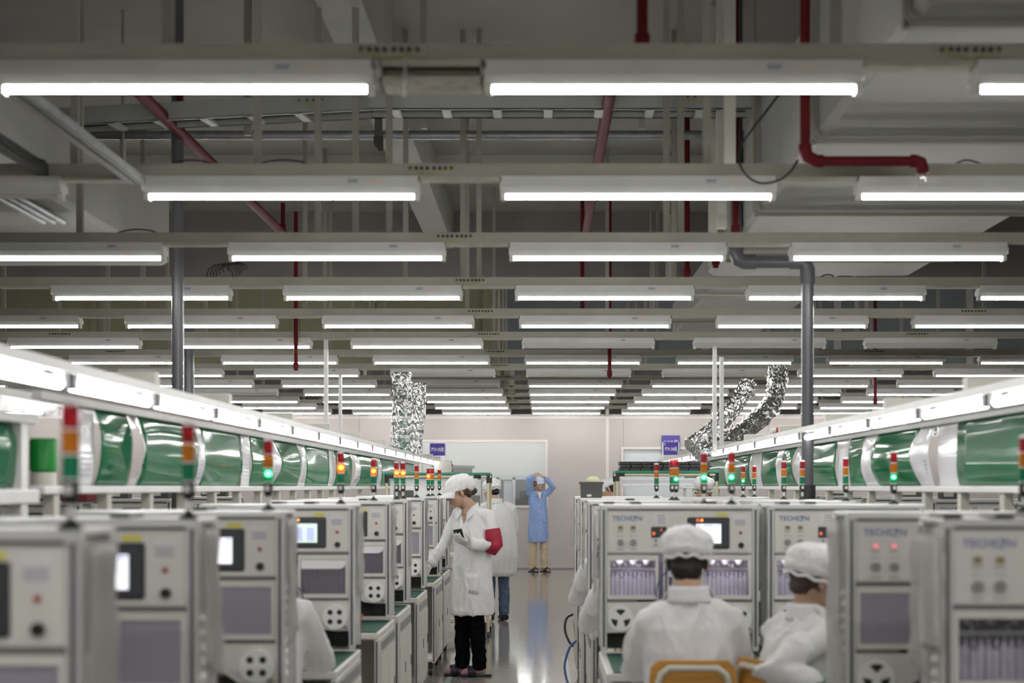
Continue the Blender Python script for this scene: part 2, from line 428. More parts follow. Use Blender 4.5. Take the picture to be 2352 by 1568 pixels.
# ------------------------------------------------------------------ light rows
ROWS = [4.6+1.7*i for i in range(13)]
UNLIT = {(1,-2),(5,0),(5,1),(5,2),(7,-1),(7,0),(7,1),(8,-1),(9,-3)}
ZB = 2.855
HANG = {0:[-1.21,-2.4,.95], 1:[-2.07,-1.26,.73,3.0], 2:[-1.26,-1.05,-.86,-2.6,.70,.78], 3:[-.54,-.43,-.93,-2.5,.9], 4:[-3.2,-1.9,-.6,2.6], 5:[-4,-2,.6,2.9]}
ORD = ['zeroth','first','second','third','fourth','fifth','sixth','seventh','eighth','ninth','tenth','eleventh','twelfth','thirteenth','fourteenth','fifteenth','sixteenth','seventeenth']
def rown(y): return ORD[13-round((y-4.6)/1.7)]
def fixture(x, y, lit, off=False):
    t = thing('batten_light_offscreen' if off else 'batten_light', ('lit' if lit else 'unlit')+' white fluorescent batten light in the %s light row from the wire mesh' % rown(y), 'light', (x, y, ZB), group=('%s light row' if lit else 'unlit lights of the %s row') % rown(y))
    P('body', 'fixture', lambda b: b.prism([(-.05,0),(.05,0),(.05,-.046),(.021,-.073),(-.021,-.073),(-.05,-.046)], 0, 1.207, 'x'), t, key='fxb', smooth=False)
    for e in (0, 1):
        P('lampholder', 'holder', lambda b: [b.box(-.004,.018,-.022,.022,-.098,-.060), b.box(-.006,.0,-.05,.05,-.062,-.03)] , t, (0 if e == 0 else 1.207, 0, 0), (0,0,0) if e == 0 else (0,0,math.pi), key='fxh', smooth=False)
    P('tube_offscreen' if off else 'tube', 'tube_lit' if lit else 'tube_off', lambda b: b.cyl((.02,0,-.080), (1.187,0,-.080), .013, 12), t, key='fxt')
    P('rating_label', 'sticker_pink', lambda b: b.box(.98,1.06,-.0508,-.0498,-.036,-.010), t, key='fxs1', smooth=False)
    P('barcode_label', 'print_grey', lambda b: b.box(.90,.945,-.0508,-.0498,-.030,-.014), t, key='fxs2', smooth=False)
def trunk(y, i):
    xl, xr = max(-10.9, -PX*y/F-.8), min(10.9, 1107*y/F+.8)
    if i < 0: xl, xr = -4.6, 4.6
    t = thing('light_trunking', 'cream steel trunking carrying the %s light row from the wire mesh' % rown(y), 'trunking', (0, y, ZB))
    P('channel', 'trunk', lambda b: [b.box(xl, xr, -.03, .03, 0, .058), b.box(xl, xr, -.034, -.03, .052, .058), b.box(xl, xr, -.034, -.03, 0, .005)], t)
    hs = HANG.get(i, [-5.6,-3.9,-2.2,-.5,1.2,2.9,4.6] if i > 0 else [-2,2])
    for x in hs:
        if xl < x < xr: P('hanger', 'strut', lambda b: b.box(-.017,.017,-.012,.02,.058,ZS-ZB), t, (x,0,0), key='hanger')
    if i >= 0:
        for x in (-8.37,-4.43,-.49,3.45,7.39)+((1.375,) if i == 0 else ()):
            if xl < x-.2 and x+.2 < xr:
                jp = P('joint_plate', 'trunk', lambda b: b.box(-.12,.12,-.036,-.03,.012,.05), t, (x,0,0), key='jp')
                P('bolt', 'hole_dark', lambda b: [b.cyl((q,-.042,.036),(q,-.034,.036),.0085,8) for q in (-.09,-.064,-.04,-.015,.015,.04,.064,.09)], jp, key='jb')
                P('earth_wire', 'yellow_green', lambda b: b.tube([(-.09+.18*u/12, -.044-.004*math.sin(u*1.9), .034-.024*math.sin(math.pi*u/12)-.003*math.sin(u*2.7)) for u in range(13)], .0028, 5), jp, key='jw')
for i, y in enumerate(ROWS):
    trunk(y, i)
    for k in range(-7, 7):
        x = -.179+1.575*k
        if PX+(x+1.207)*F/y < 2 or PX+x*F/y > 2350 or x < -10.8 or x > 9.6: continue
        fixture(x, y, (i, k) not in UNLIT)
        if i < 8 and PX+(x-.37)*F/y < 2400 and PX+x*F/y > 0:       # cover strip in the gap before each light
            P('cover_strip', 'fixture_dirty', lambda b: b.box(-.36,-.006,-.034,.034,-.014,0), None, (x, y, ZB-.0005), key='cst')
            tag(bpy.context.scene.collection.objects[-1], 'cream cover strip between two lights of the %s light row from the wire mesh' % rown(y), 'cover strip', 'cover strips of the %s row' % rown(y))
for y in (1.2, -.5, -2.2):
    trunk(y, -1)
    for k in range(-2, 3): fixture(-.179+1.575*k, y, True, True)      # the same rows go on overhead and behind the camera
# perforated tray and dangling tie on the first row
t = thing('perforated_tray', 'dirty cream perforated tray under the trunking between two lights', 'tray', (-.355, 4.6, 2.785))
P('pan', 'fixture_dirty', lambda b: [b.box(-.165,.165,-.05,.10,0,.006), b.box(-.165,.165,-.05,-.044,.006,.018), b.box(-.165,.165,.094,.1,.006,.07), b.box(-.165,.165,-.05,-.04,.05,.07), b.box(-.165,-.159,-.05,.1,0,.07), b.box(.159,.165,-.05,.1,0,.07)], t)
P('slot_hole_shade', 'hole_dark', lambda b: [b.box(-.15+.048*k, -.125+.048*k, -.035+.05*(k % 2), -.03+.05*(k % 2), -.0006, .0004) for k in range(7)], t)  # dark patches under the uncut pan stand in for shaded slots
o = P('cable_tie', 'sheet', lambda b: b.tube([(0,0,0),(.003,0,-.05),(0,.004,-.125)], .0045, 6), None, (-.44, 4.54, 2.86)); tag(o, 'pale strip dangling from the perforated tray', 'cable tie')
# runs of channel, conduit, ladder and pipe above the lights
def run(name, m, pts, r, label, cat, group=None, seg=10, sq=(1,1)):
    return tag(P(name, m, lambda b: b.tube(pts, r, seg, sq)), label, cat, group)
t = thing('strut_channel', 'steel strut channel running from the first to the second light row', 'channel', (-1.78, 0, 2.83))
for dx in (-.022, .022): P('rail', 'galv', lambda b: b.box(-.015,.015,3.6,6.25,-.012,.02), t, (dx,0,0), key='sc')
t = thing('strut_brace', 'dark steel channel with a cable beside the left duct', 'channel', (-2.2, 0, 2.86))
P('rail', 'galv_dark', lambda b: b.box(-.025,.025,4.6,6.27,0,.05), t); P('cable', 'cable', lambda b: b.tube([(.03,4.6+.2*k,.03+.02*math.sin(k*1.7)) for k in range(9)], .008, 6), t)
run('conduit', 'galv', [(-4.2,9.8,3.91),(1.50,9.8,3.91)], .031, 'long galvanised steel conduit crossing under the ceiling', 'conduit')
t = thing('conduit_clamp', 'rusty hanger bracket clamped on the galvanised conduit', 'bracket', (-1.12, 9.74, 3.88))
P('hanger', 'galv_dark', lambda b: b.box(-.025,.025,-.02,.02,.0,ZS-3.88), t); P('hook', 'hole_dark', lambda b: b.prism([(-.03,0),(.03,0),(.03,-.10),(.005,-.10),(-.03,-.05)], -.03, .03, 'y'), t)
# cable ladder: a straight run and a turned run
def ladder(p0, p1, label):
    p0, p1 = Vector(p0), Vector(p1); L = (p1-p0).length; a = math.atan2(p1.y-p0.y, p1.x-p0.x)
    t = thing('cable_ladder', label, 'cable ladder', p0, a)
    for y in (0, .2): P('side_rail', 'tray', lambda b: [b.box(0,L,y-.004,y+.004,0,.105), b.box(0,L,y-.004 if y else y-.004,y+.02 if y == 0 else y+.004,0,.005)], t)
    for k in range(int(L/.295)): P('rung', 'tray', lambda b: b.box(-.025,.025,.004,.196,.0,.02), t, (.15+.295*k,0,0), key='rung')
    P('cable', 'cable', lambda b: [b.tube([(.02,.05+.045*q,.035),(L-.02,.05+.045*q,.035)], .016, 6) for q in range(3)], t)
    for x in (L-.35,) if 'straight' in label else (.9,):
        j = P('joint_plate', 'tray', lambda b: b.box(x-.11,x+.11,-.008,-.004,.02,.09), t)
        P('bolt', 'galv_dark', lambda b: [b.cyl((x+q,-.014,.07),(x+q,-.008,.07),.009,8) for q in (-.07,-.02,.02,.07)], j)
        P('earth_wire', 'yellow_green', lambda b: b.tube([(x-.07+.14*u/10,-.013,.066-.025*math.sin(math.pi*u/10)) for u in range(11)], .004, 5), j)
    for x in (.3, L*.72): P('hanger', 'strut', lambda b: b.box(x-.02,x+.02,.2,.23,-.06,ZS-p0.z), t)
ladder((-1.0, 8.2, 3.665), (1.21, 8.2, 3.665), 'straight cable ladder with open rungs near the ceiling')
ladder((-3.9, 8.75, 3.665), (-1.0, 8.21, 3.665), 'angled cable ladder joining the straight ladder near the ceiling')
run('sprinkler_main', 'pipe_red', [(-2.25,7.9,3.69),(-2.25,13.6,3.69)], .036, 'red sprinkler main running down the hall over the white posts', 'pipe', None, 12)
run('sprinkler_main', 'pipe_red', [(.38,7.9,3.69),(.38,13.6,3.69)], .036, 'red sprinkler main running down the hall beside the conduit end', 'pipe', None, 12)
for x, y, z0, z1 in ((-2.25,13.0,2.55,4.0),(.66,13.9,2.55,ZS),(-2.25,8.83,3.7,4.05),(-2.25,12.35,3.7,3.95),(1.16,9.5,2.95,ZS),(1.17,8.6,3.0,ZS),(4.1,17.5,2.5,ZS),(.38,9.0,3.7,4.05),(.38,13.4,3.1,ZS),(1.02,10.0,2.95,ZS),(.335,4.75,2.93,ZS)):
    t = thing('sprinkler_drop', 'thin red sprinkler drop pipe hanging from the ceiling', 'pipe', (x,y,z0), group='red sprinkler drops')
    P('pipe', 'pipe_red', lambda b: b.tube([(0,0,0),(0,0,z1-z0)], .019, 10), t); P('coupling', 'pipe_red', lambda b: b.tube([(0,0,.02),(0,0,.07)], .026, 10), t, key='cpl')
t = thing('sprinkler_branch', 'thick red sprinkler pipe bending down to a sprinkler head', 'pipe', (0,6.0,0))
X1, X2, Z1 = 1.11, 1.605, 2.862
P('pipe', 'pipe_red', lambda b: b.tube([(X1,0,ZS),(X1,0,Z1+.05),(X1+.012,0,Z1+.018),(X1+.05,0,Z1),(X2-.03,0,Z1),(X2-.008,0,Z1-.008),(X2,0,Z1-.03),(X2,0,Z1-.055)], .022, 12), t)
P('elbow', 'pipe_red', lambda b: b.tube([(X1,0,Z1+.07),(X1,0,Z1+.05),(X1+.012,0,Z1+.018),(X1+.05,0,Z1),(X1+.075,0,Z1)], .028, 12), t)
P('elbow', 'pipe_red', lambda b: b.tube([(X2-.05,0,Z1),(X2-.03,0,Z1),(X2-.008,0,Z1-.008),(X2,0,Z1-.03),(X2,0,Z1-.05)], .028, 12), t)
P('sprinkler_head', 'silver', lambda b: [b.cyl((X2,0,Z1-.055),(X2,0,Z1-.068),.014), b.tube([(X2-.012,0,Z1-.068),(X2-.014,0,Z1-.085),(X2,0,Z1-.10),(X2+.014,0,Z1-.085),(X2+.012,0,Z1-.068)],.003,6), b.cyl((X2,0,Z1-.10),(X2,0,Z1-.104),.016)], t)
# air ducts
def duct(name, x0, x1, y0, y1, z0, z1, label, seams, side=0):
    t = thing(name, label, 'duct', ((x0+x1)/2, y0, z0))
    hx = (x1-x0)/2; L = y1-y0
    P('duct_body', 'duct', lambda b: b.cbox(-hx,hx,0,L,0,z1-z0,.03), t, smooth=False)
    for s in seams:
        P('flange', 'duct', lambda b: [b.box(-hx-.03,hx+.03,-.02,.02,-.03,.0), b.box(-hx-.03,-hx,-.02,.02,-.03,z1-z0+.03), b.box(hx,hx+.03,-.02,.02,-.03,z1-z0+.03)], t, (0,s-y0,0), key=name+'fl')
        P('hanger_rod', 'duct_seam', lambda b: [b.tube([(-hx-.05,0,ZS-z0),(-hx-.05,0,-.02),(-hx-.03,0,-.045),(hx+.03,0,-.045),(hx+.05,0,-.02),(hx+.05,0,ZS-z0)], .010, 6)], t, (0,s-y0-.12,0), key=name+'hr')
    return t
duct('air_duct', 1.27, 2.82, 4.7, 10.9, 3.1, 3.75, 'big pale rectangular air duct along the ceiling near the red sprinkler head', (4.9, 6.55, 8.3, 10.0))
duct('air_duct', 1.42, 2.35, 10.9, 15.5, 3.14, 3.5, 'narrower pale air duct continuing from the big duct', (12.2, 14.0))
duct('air_duct', -4.4, -2.72, 4.7, 10.4, 3.1, 3.6, 'pale rectangular air duct with steel conduits strapped below it', (9.4,))
for dx in (0, .06, .12):
    run('strapped_conduit', 'galv', [(-2.98+dx,4.7,3.07),(-2.98+dx,8.5,3.07)], .016, 'thin steel conduit strapped below the air duct', 'conduit', 'conduits under the duct', 8)
run('conduit_strap', 'galv_dark', [(-3.08,7.0,3.047),(-2.8,7.0,3.047)], .008, 'dark strap holding thin conduits under the duct', 'strap')
t = thing('wall_cable_ladder', 'short white cable ladder beside the duct end over the left line', 'cable ladder', (-3.15, 9.2, 3.1))
for y in (0, .16): P('side_rail', 'tray', lambda b: b.box(-.35,.35,-.004,.004,0,.06), t, (0,y,0), key='wl')
for k in range(5): P('rung', 'tray', lambda b: b.box(-.012,.012,0,.16,0,.015), t, (-.28+.14*k,0,0), key='wr')
duct('cross_duct', 1.35, 3.4, 4.02, 4.45, 3.08, 3.5, 'dark end of a cross duct above the first light row', ())
for k, x in enumerate((.93, 1.0, 1.06)):
    P('riser', 'beige', lambda b: b.box(-.028,.028,0,.06,0,ZS-3.0), None, (x+.05, 7.4+.9*k, 3.0), key='ris')
    tag(C.objects[-1], 'flat beige hanger post beside the big air duct', 'hanger post', 'hanger posts by the duct')
run('hanging_cable', 'cable', sm([at(1795,210,6.9), at(1745,275,6.7), at(1705,330,6.4), at(1697,365,6.2), at(1712,400,6.12), at(1745,420,6.1), at(1785,415,6.1), at(1815,395,6.12), at(1832,368,6.2)]), .0055, 'black cable looping down in front of the second light row', 'cable', None, 6)
for pts, y in (([(385,372),(420,368),(460,365),(505,367)],6.3),([(590,375),(615,366),(650,372),(690,375),(705,377)],6.3),([(265,545),(290,520),(315,515),(345,525),(362,538)],8.0),([(2190,358),(2220,355),(2260,359)],6.3),([(1885,632),(1895,625),(1910,627),(1915,634)],9.7)):
    run('loose_cable', 'cable', sm([Vector((at(a,c,y).x, y, 2.9135+.022*math.sin(math.pi*n_/(len(pts)-1)))) for n_, (a, c) in enumerate(pts)]), .004, 'short loose dark cable lying along the top of the trunking', 'cable', 'loose cables on trunking', 5)
def coil(b):
    for k in range(7):
        r = .09-.008*k; b.tube([(r*math.cos(u*.5)*(1+.1*k)+.02*k, .02*math.sin(k+u), max(0, r*math.sin(u*.5)+.01*k)) for u in range(8)], .004, 5)
tag(P('cable_coil', 'cable', coil, None, tuple(at(505,637,9.68))), 'tangle of dark cable on top of the trunking', 'cable coil')
# two dark drain pipes standing in the lines
t = thing('drain_pipe', 'dark grey drain pipe dropping straight down from the ceiling to the left line', 'pipe', (-2.28, 8.9, 0))
P('pipe', 'pvc_grey', lambda b: b.tube([(0,0,.8),(0,0,ZS)], .038, 16), t)
t = thing('drain_pipe', 'dark grey drain pipe with two elbows standing among green curtains', 'pipe', (1.68, 9.0, 0))
zc = 2.91
P('pipe', 'pvc_grey', lambda b: b.tube([(0,0,.8),(0,0,zc-.05),(-.012,0,zc-.015),(-.05,0,zc),(-.40,0,zc),(-.435,0,zc+.015),(-.45,0,zc+.05),(-.45,0,ZS)], .040, 16), t)
P('elbow', 'pvc_grey', lambda b: b.tube([(0,0,zc-.14),(0,0,zc-.05),(-.012,0,zc-.015),(-.05,0,zc),(-.11,0,zc)], .048, 16), t)
P('elbow', 'pvc_grey', lambda b: b.tube([(-.33,0,zc),(-.40,0,zc),(-.435,0,zc+.015),(-.45,0,zc+.05),(-.45,0,zc+.12)], .048, 16), t)
P('flange', 'joint_black', lambda b: b.tube([(0,0,1.40),(0,0,1.50)], .052, 16), t)
for x, y in ((-3.6, 14.5),):
    t = thing('steel_column_pipe', 'ribbed galvanised pipe standing behind the left line', 'pipe', (x,y,0))
    P('pipe', 'galv_dark', lambda b: b.tube([(0,0,.8),(0,0,3.2)], .055, 14), t)
for x, y, z0, z1, l in ((-1.99,13.1,1.8,2.86,'slim white pole rising from the left line to the trunking'),(-2.34,16.5,1.8,2.86,'thinner white pole rising from the left line beyond the first pole'),(1.59,13.1,1.8,2.86,'slim white pole beside the silver hoses'),(1.68,13.3,1.8,2.7,'cable conduit next to the slim white pole')):
    tag(P('pole', 'white_metal', lambda b: b.box(-.018,.018,-.018,.018,0,z1-z0), None, (x,y,z0), key='pole%g' % z1), l, 'pole')
# silver foil hoses
def hose(pts, r, label):
    Q = []; P0 = [Vector(p) for p in pts]
    for i in range(len(P0)-1):
        a = P0[max(i-1,0)]; b_ = P0[i]; c = P0[i+1]; d = P0[min(i+2,len(P0)-1)]
        for k in range(16):
            u = k/16; Q.append(.5*((2*b_)+(c-a)*u+(2*a-5*b_+4*c-d)*u*u+(3*b_-a-3*c+d)*u**3))
    Q.append(P0[-1]); b = MB()
    b.tube(Q, [r*(1+.05*math.sin(i*2.1)+.03*random.uniform(-1,1)) for i in range(len(Q))], 36)
    b.v = [tuple(Vector(v)+Vector((noise.noise(Vector(v)*38), noise.noise(Vector(v)*38+Vector((9,0,0))), noise.noise(Vector(v)*30+Vector((0,9,0)))))*r*.22) for v in b.v]
    me = b.mesh('foil_hose', 'foil', False); o = link('foil_hose', me); tag(o, label, 'hose', 'silver foil air hoses')
hose([at(922,855,14.5), at(923,930,14.5), at(918,1030,14.5)], .095, 'thick silver foil air hose hanging straight down to the left line')
hose([at(962,880,15.8), at(960,950,15.8), at(950,1040,15.8)], .078, 'thinner silver foil air hose hanging behind the thick one')
hose([at(1787,845,14.5), at(1776,920,14.4), at(1720,980,14.2), at(1650,1018,14.0), at(1600,1040,13.9)], .098, 'silver foil air hose sweeping down to the right line, fuller one')
hose([at(1722,876,15.6), at(1690,930,15.5), at(1640,985,15.3), at(1585,1025,15.1)], .088, 'silver foil air hose sweeping down behind its fuller neighbour')
# ------------------------------------------------------------------ production lines: gantry with lamps and green curtains
def gantry(side, xl, xp, y0, y1, cross, label, lampstart, offs):
    s = side                      # -1 left line, +1 right line; xl lamp rail nearest the aisle, xp curtain plane
    xo = 2*xp-xl                  # lamp rail on the far side of the line
    t = thing('line_gantry', label, 'gantry', (0,0,0))
    for x, z, ya, q in ((xl, 1.835, min(y0,3.3), s), (xo, 1.835, y0, -s)):
        P('lamp_rail', 'white_metal', lambda b: b.box(x-.03,x+.03,ya,y1,z,z+.03), t)
        P('reflector', 'reflector', lambda b: b.prism([(x-q*.028,z),(x+q*.030,z),(x+q*.046,z-.058),(x+q*.043,z-.058),(x+q*.026,z-.004),(x-q*.028,z-.004)], ya+.02, y1-.02, 'y'), t, smooth=False)
    P('curtain_rail', 'white_metal', lambda b: b.box(xp-.018,xp+.018,y0,y1,1.795,1.825), t)
    P('bottom_beam', 'white_metal', lambda b: b.cbox(xp-.03,xp+.03,y0,y1,1.462,1.492,.004), t, smooth=False)
    for y in cross:
        a, c = sorted((xl-s*.02, xo+s*.02))
        P('cross_bar', 'cream_box', lambda b: b.cbox(a,c,y-.035,y+.035,1.865,1.915,.004), t, smooth=False)
        P('hanger_plate', 'cream_box', lambda b: b.box(xp-.02,xp+.02,y-.02,y+.02,1.825,1.87), t)
    y = y0+.15
    while y < y1:
        P('post', 'beige', lambda b: b.box(xp-.02,xp+.02,-.03,.03,.78,1.464), t, (0,y,0), key='post%g' % xp); y += .62 if y < 12 else 1.24
    tag(P('conveyor_table', 'machine_side', lambda b: [b.cbox(xp-.19,xp+.19,y0,y1,.68,.78,.01)]+[b.box(xp-.17+q,xp-.13+q,yy-.02,yy+.02,0,.69) for q in (0,.30) for yy in [y0+.1+1.5*k for k in range(int((y1-y0-.2)/1.5)+1)]], None, smooth=False), 'long pale conveyor table under the %s green curtains' % ('left' if s < 0 else 'right'), 'conveyor')
    # tube lamps under the aisle rail
    y = lampstart
    while y < y1-.9:
        lamp = thing('line_tube_light', 'bare fluorescent tube light fixed under the %s line lamp rail' % ('left' if s < 0 else 'right'), 'light', (xl, y, 1.80), group='tube lights on the lines')
        P('tube', 'line_tube', lambda b: b.tube([(0,.03,0),(0,.87,0)], .017, 10), lamp, key='ltube')
        for q in (.0, .885): P('clip', 'clip_grey', lambda b: [b.box(-.02,.02,-.02,.02,-.012,.036)], lamp, (0,q,0), key='lclip')
        y += .96
def curtain(xp, y0, y1, m, bow, side, seed, z0=1.492, z1=1.80, label=None):
    rnd = random.Random(seed); ph = rnd.uniform(0,6); k = rnd.uniform(.8,1.6)
    def fn(u, v):
        y = y0+(y1-y0)*u; z = z0+(z1-z0)*v
        return (xp-side*(bow*math.sin(math.pi*v)*(.75+.25*math.sin(k*2*u+ph))+.004*math.sin(5*u+ph)*math.sin(math.pi*v)+.003*math.sin(9*v+ph*2)), y, z)
    b = MB(); b.grid(fn, 14, 12, .0015)
    if m == 'green_film':
        o = link('green_curtain', b.mesh('green_curtain', m, True)); tag(o, label or 'translucent green film curtain hung in the %s line frame' % ('left' if side < 0 else 'right'), 'curtain', 'green film curtains')
    else:
        o = link('paper_sheet', b.mesh('paper_sheet', m, True)); tag(o, label or 'glossy white document sheet hung between green curtains on the %s line' % ('left' if side < 0 else 'right'), 'paper', 'document sheets on the lines')
        dy = y1-y0
        def pr(b2):
            for r_ in range(5):
                v = .12+.07*r_
                p = [fn(.2, v), fn(.5, v), fn(.8, v)]
                b2.grid(lambda u, w_: (fn(.2+.6*u, v+.03*w_)[0]-side*.0012, *fn(.2+.6*u, v+.03*w_)[1:]), 3, 1)
        P('print', 'print_blur', pr, o)
gantry(-1, -1.45, -1.76, 4.95, 20.2, (5.29,6.53,8.18,9.6,11.2,12.9,14.6,16.6,18.6,20.0), 'white overhead frame of the left production line', 3.4, 0)
gantry(1, 1.67, 1.97, 3.4, 20.2, (4.35,5.55,6.85,8.3,9.9,11.6,13.4,15.3,17.3,19.3), 'white overhead frame of the right production line', 4.36, 0)
sheetsL = [(5.37,5.56),(6.02,6.14),(7.17,7.28),(8.30,8.52),(9.1,9.25),(10.2,10.5),(11.7,11.95),(13.0,13.4),(15.0,15.4),(17.2,17.6)]
def line(xp, side, sheets, yend, ystart):
    y = ystart
    for i, (a, c) in enumerate(sheets):
        if a-y > .08: curtain(xp, y+.015, a-.01, 'green_film', .02+.02*((i*7) % 3), side, i+50*side, label='green film curtain, %s on the %s line counted towards the wire mesh' % (ORD[i+1], 'left' if side < 0 else 'right'))
        curtain(xp, a, c, 'paper', .012+.03*((i*5) % 3), side, i+100+50*side, label='glossy white document sheet, %s on the %s line counted towards the wire mesh' % (ORD[i+1], 'left' if side < 0 else 'right')); y = c
    curtain(xp, y+.02, yend, 'green_film', .02, side, 77, label='long green film curtain at the wire mesh end of the %s line' % ('left' if side < 0 else 'right'))
line(-1.76, -1, sheetsL, 19.5, 5.58)
line(1.97, 1, [(6.72,7.05),(7.12,7.36),(8.30,8.62),(9.06,9.45),(10.35,10.9),(11.5,11.8),(12.7,13.3),(14.6,15.0),(16.6,17.1)], 19.5, 4.6)
# near end of the left line: a lower frame with its own curtain, and a green canister
t = thing('curtain_frame', 'low white frame with a green curtain at the near end of the left line', 'frame', (-1.76,0,0))
P('rail', 'white_metal', lambda b: b.cbox(-.03,.03,3.6,4.88,1.70,1.735,.005), t, smooth=False); P('beam', 'white_metal', lambda b: b.cbox(-.03,.03,3.6,4.9,1.43,1.48,.005), t, smooth=False)
P('post', 'white_metal', lambda b: b.box(-.025,.025,4.74,4.80,0,1.705), t); P('post', 'beige', lambda b: b.box(-.025,.025,4.2,4.27,0,1.44), t)
curtain(-1.76, 3.62, 4.72, 'green_film', .02, -1, 5, 1.485, 1.70, 'green film curtain in the low frame at the near end of the left line')
t = thing('canister', 'bright green canister with a cream base behind the first signal tower', 'canister', (-1.84, 5.25, 1.492))
P('can', 'green_canister', lambda b: b.tube([(0,0,.05),(0,0,.06),(0,0,.165),(0,0,.175)], [.04,.05,.05,.045], 20), t); P('base', 'cream_box', lambda b: b.tube([(0,0,-.015),(0,0,.05)], .046, 20), t)
for x, y, m, l in ((-2.44,7.5,'red_box','red crate on a machine top behind the left line'),):
    tag(P('crate', m, lambda b: [b.cbox(-.07,.07,-.09,.09,0,.058,.006), b.box(-.074,.074,-.094,.094,.045,.060)], None, (x,y,1.41), smooth=False), l, 'crate')
# ------------------------------------------------------------------ insertion machines
def machine(xc, y, win, scr, label, group, logo='logo', leds='amber_disp', lamp=False):
    """.70 wide; front plane local y=0 faces -Y; bench stands out in front"""
    t = thing('insertion_machine', label, 'machine', (xc, y, 0), group=group)
    Hx = .35; D = .22
    def post(b): b.cbox(-.014,.014,0,.03,.76,1.395,.003)
    for x in (-.336, .336):
        p = P('post', 'alu', post, t, (x,0,0), key='mpost', smooth=False); P('slot', 'slot', lambda b: b.box(-.0045,.0045,-.0012,.001,.78,1.39), p, key='mslot', smooth=False)
        p = P('post', 'alu', post, t, (x,D-.03,0), key='mpost', smooth=False)
        P('side_slot', 'slot', lambda b: [b.box(-.0152,-.0138,.01,.02,.78,1.39), b.box(.0138,.0152,.01,.02,.78,1.39)], p, key='mslot2', smooth=False)
    P('side_panel', 'machine_side', lambda b: b.box(-.330,-.322,.03,D-.03,.78,1.39), t, key='msp', smooth=False)
    P('side_panel', 'machine_side', lambda b: b.box(.322,.330,.03,D-.03,.78,1.39), t, key='msp2', smooth=False)
    lv = P('louvre', 'machine', lambda b: [b.prism([(.3295,z),(.340,z+.004),(.3295,z+.022)], .07, .15, 'y') for z in [.86+.036*k for k in range(9)]], t, key='mlv', smooth=False)
    P('louvre', 'machine', lambda b: [b.prism([(-.3295,z),(-.340,z+.004),(-.3295,z+.022)], .07, .15, 'y') for z in [.86+.036*k for k in range(9)]], t, key='mlv2', smooth=False)
    P('top_rail', 'alu', lambda b: b.cbox(-.35,.35,-.004,.03,1.386,1.41,.003), t, key='mtr', smooth=False)
    P('top_slot', 'slot', lambda b: b.box(-.32,.32,-.0055,-.003,1.386,1.3915), t, key='mts', smooth=False)
    P('top_cover', 'white_metal', lambda b: b.cbox(-.35,.35,.03,D,1.396,1.412,.004), t, key='mtc', smooth=False)
    P('back_panel', 'machine_side', lambda b: b.box(-.33,.33,D-.012,D-.004,.78,1.395), t, key='mbp', smooth=False)
    # control panel
    cp = P('control_panel', 'machine', lambda b: b.cbox(-.321,.321,.003,.02,1.196,1.385,.003), t, key='mcp', smooth=False)
    link('lettering', text_mesh('lg', 'TECHS\u2211N', .028, logo, sx=1.08, bold=.0006), cp, (-.232,.0025,1.348), (R(90),0,0))
    for x in (-.262, -.206):
        P('gauge', 'beige', lambda b: [b.box(-.012,.012,-.004,.004,-.016,.016)], cp, (x,.003,1.302), key='mg', smooth=False)
        P('gauge_display', leds, lambda b: [b.box(-.009,.009,-.0055,-.003,.0,.012)], cp, (x,.003,1.302), key='mgd', smooth=False)
        P('dial', 'knob_grey', lambda b: [b.tube([(0,.003,0),(0,-.012,0)], .014, 18), b.box(-.002,.002,-.015,-.011,-.012,.012)], cp, (x,.002,1.243), key='mdl')
        P('dial_print', 'print_grey', lambda b: [b.box(-.016,.016,-.0008,.0006,z,z+.002) for z in (0,.006,.062)], cp, (x,.0025,1.208), key='mdp', smooth=False)
    P('temperature_controller', 'bezel', lambda b: b.cbox(-.034,.034,-.006,.003,-.024,.024,.003), cp, (-.092,.003,1.288), key='mtcn', smooth=False)
    P('controller_digits', 'led_red', lambda b: [b.box(-.028,-.018,-.0075,-.005,-.012,.0), b.box(.008,.012,-.0075,-.005,.004,.016)], cp, (-.092,.003,1.288), key='mtcd', smooth=False)
    P('switch_plate', 'white_metal', lambda b: b.cbox(-.034,.034,-.003,.003,-.019,.019,.002), cp, (-.092,.003,1.243), key='mswp', smooth=False)
    P('switch', 'black', lambda b: [b.tube([(-.014,-.004,.006),(-.014,-.012,.010)], .004, 8), b.tube([(-.014,-.004,-.01),(-.014,-.008,-.01)], .0035, 8)], cp, (-.092,.003,1.243), key='mswt')
    P('notice', 'sticker_white', lambda b: b.box(-.031,.031,-.001,.003,-.025,.025), cp, (-.082,.003,1.346), key='mnt', smooth=False)
    P('notice_print', 'print_grey', lambda b: [b.box(-.018+.004*(k % 2),.018,-.0018,-.0008,.014-.011*k,.018-.011*k) for k in range(4)], cp, (-.082,.003,1.346), key='mntp', smooth=False)
    bz = P('touch_screen', 'bezel', lambda b: [b.cbox(-.094,.094,-.008,.004,-.069,.069,.005)], cp, (.127,.003,1.284), key='mbz', smooth=False)
    P('display', {'on':'display_on','mint':'display_mint','off':'display_off'}[scr], lambda b: b.box(-.055,.055,-.0092,-.0078,-.045,.040), cp, (.127 if scr != 'off' else .127,.003,1.284), key='mds', smooth=False)
    if scr == 'on': P('display_bars', 'ui_violet', lambda b: [b.box(-.05,-.035,-.0102,-.009,.029,.036), b.box(-.022,.022,-.0102,-.009,.029,.036), b.box(.033,.05,-.0102,-.009,.029,.036), b.box(-.05,-.04,-.0102,-.009,.015,.018)], cp, (.127,.003,1.284), key='mui', smooth=False)
    if scr == 'mint': P('display_bars', 'ui_violet', lambda b: [b.box(x,x+.034,-.0102,-.009,-.036+.010*k,-.029+.010*k) for k in range(6) for x in (-.043,.008)], cp, (.127,.003,1.284), key='mui2', smooth=False)
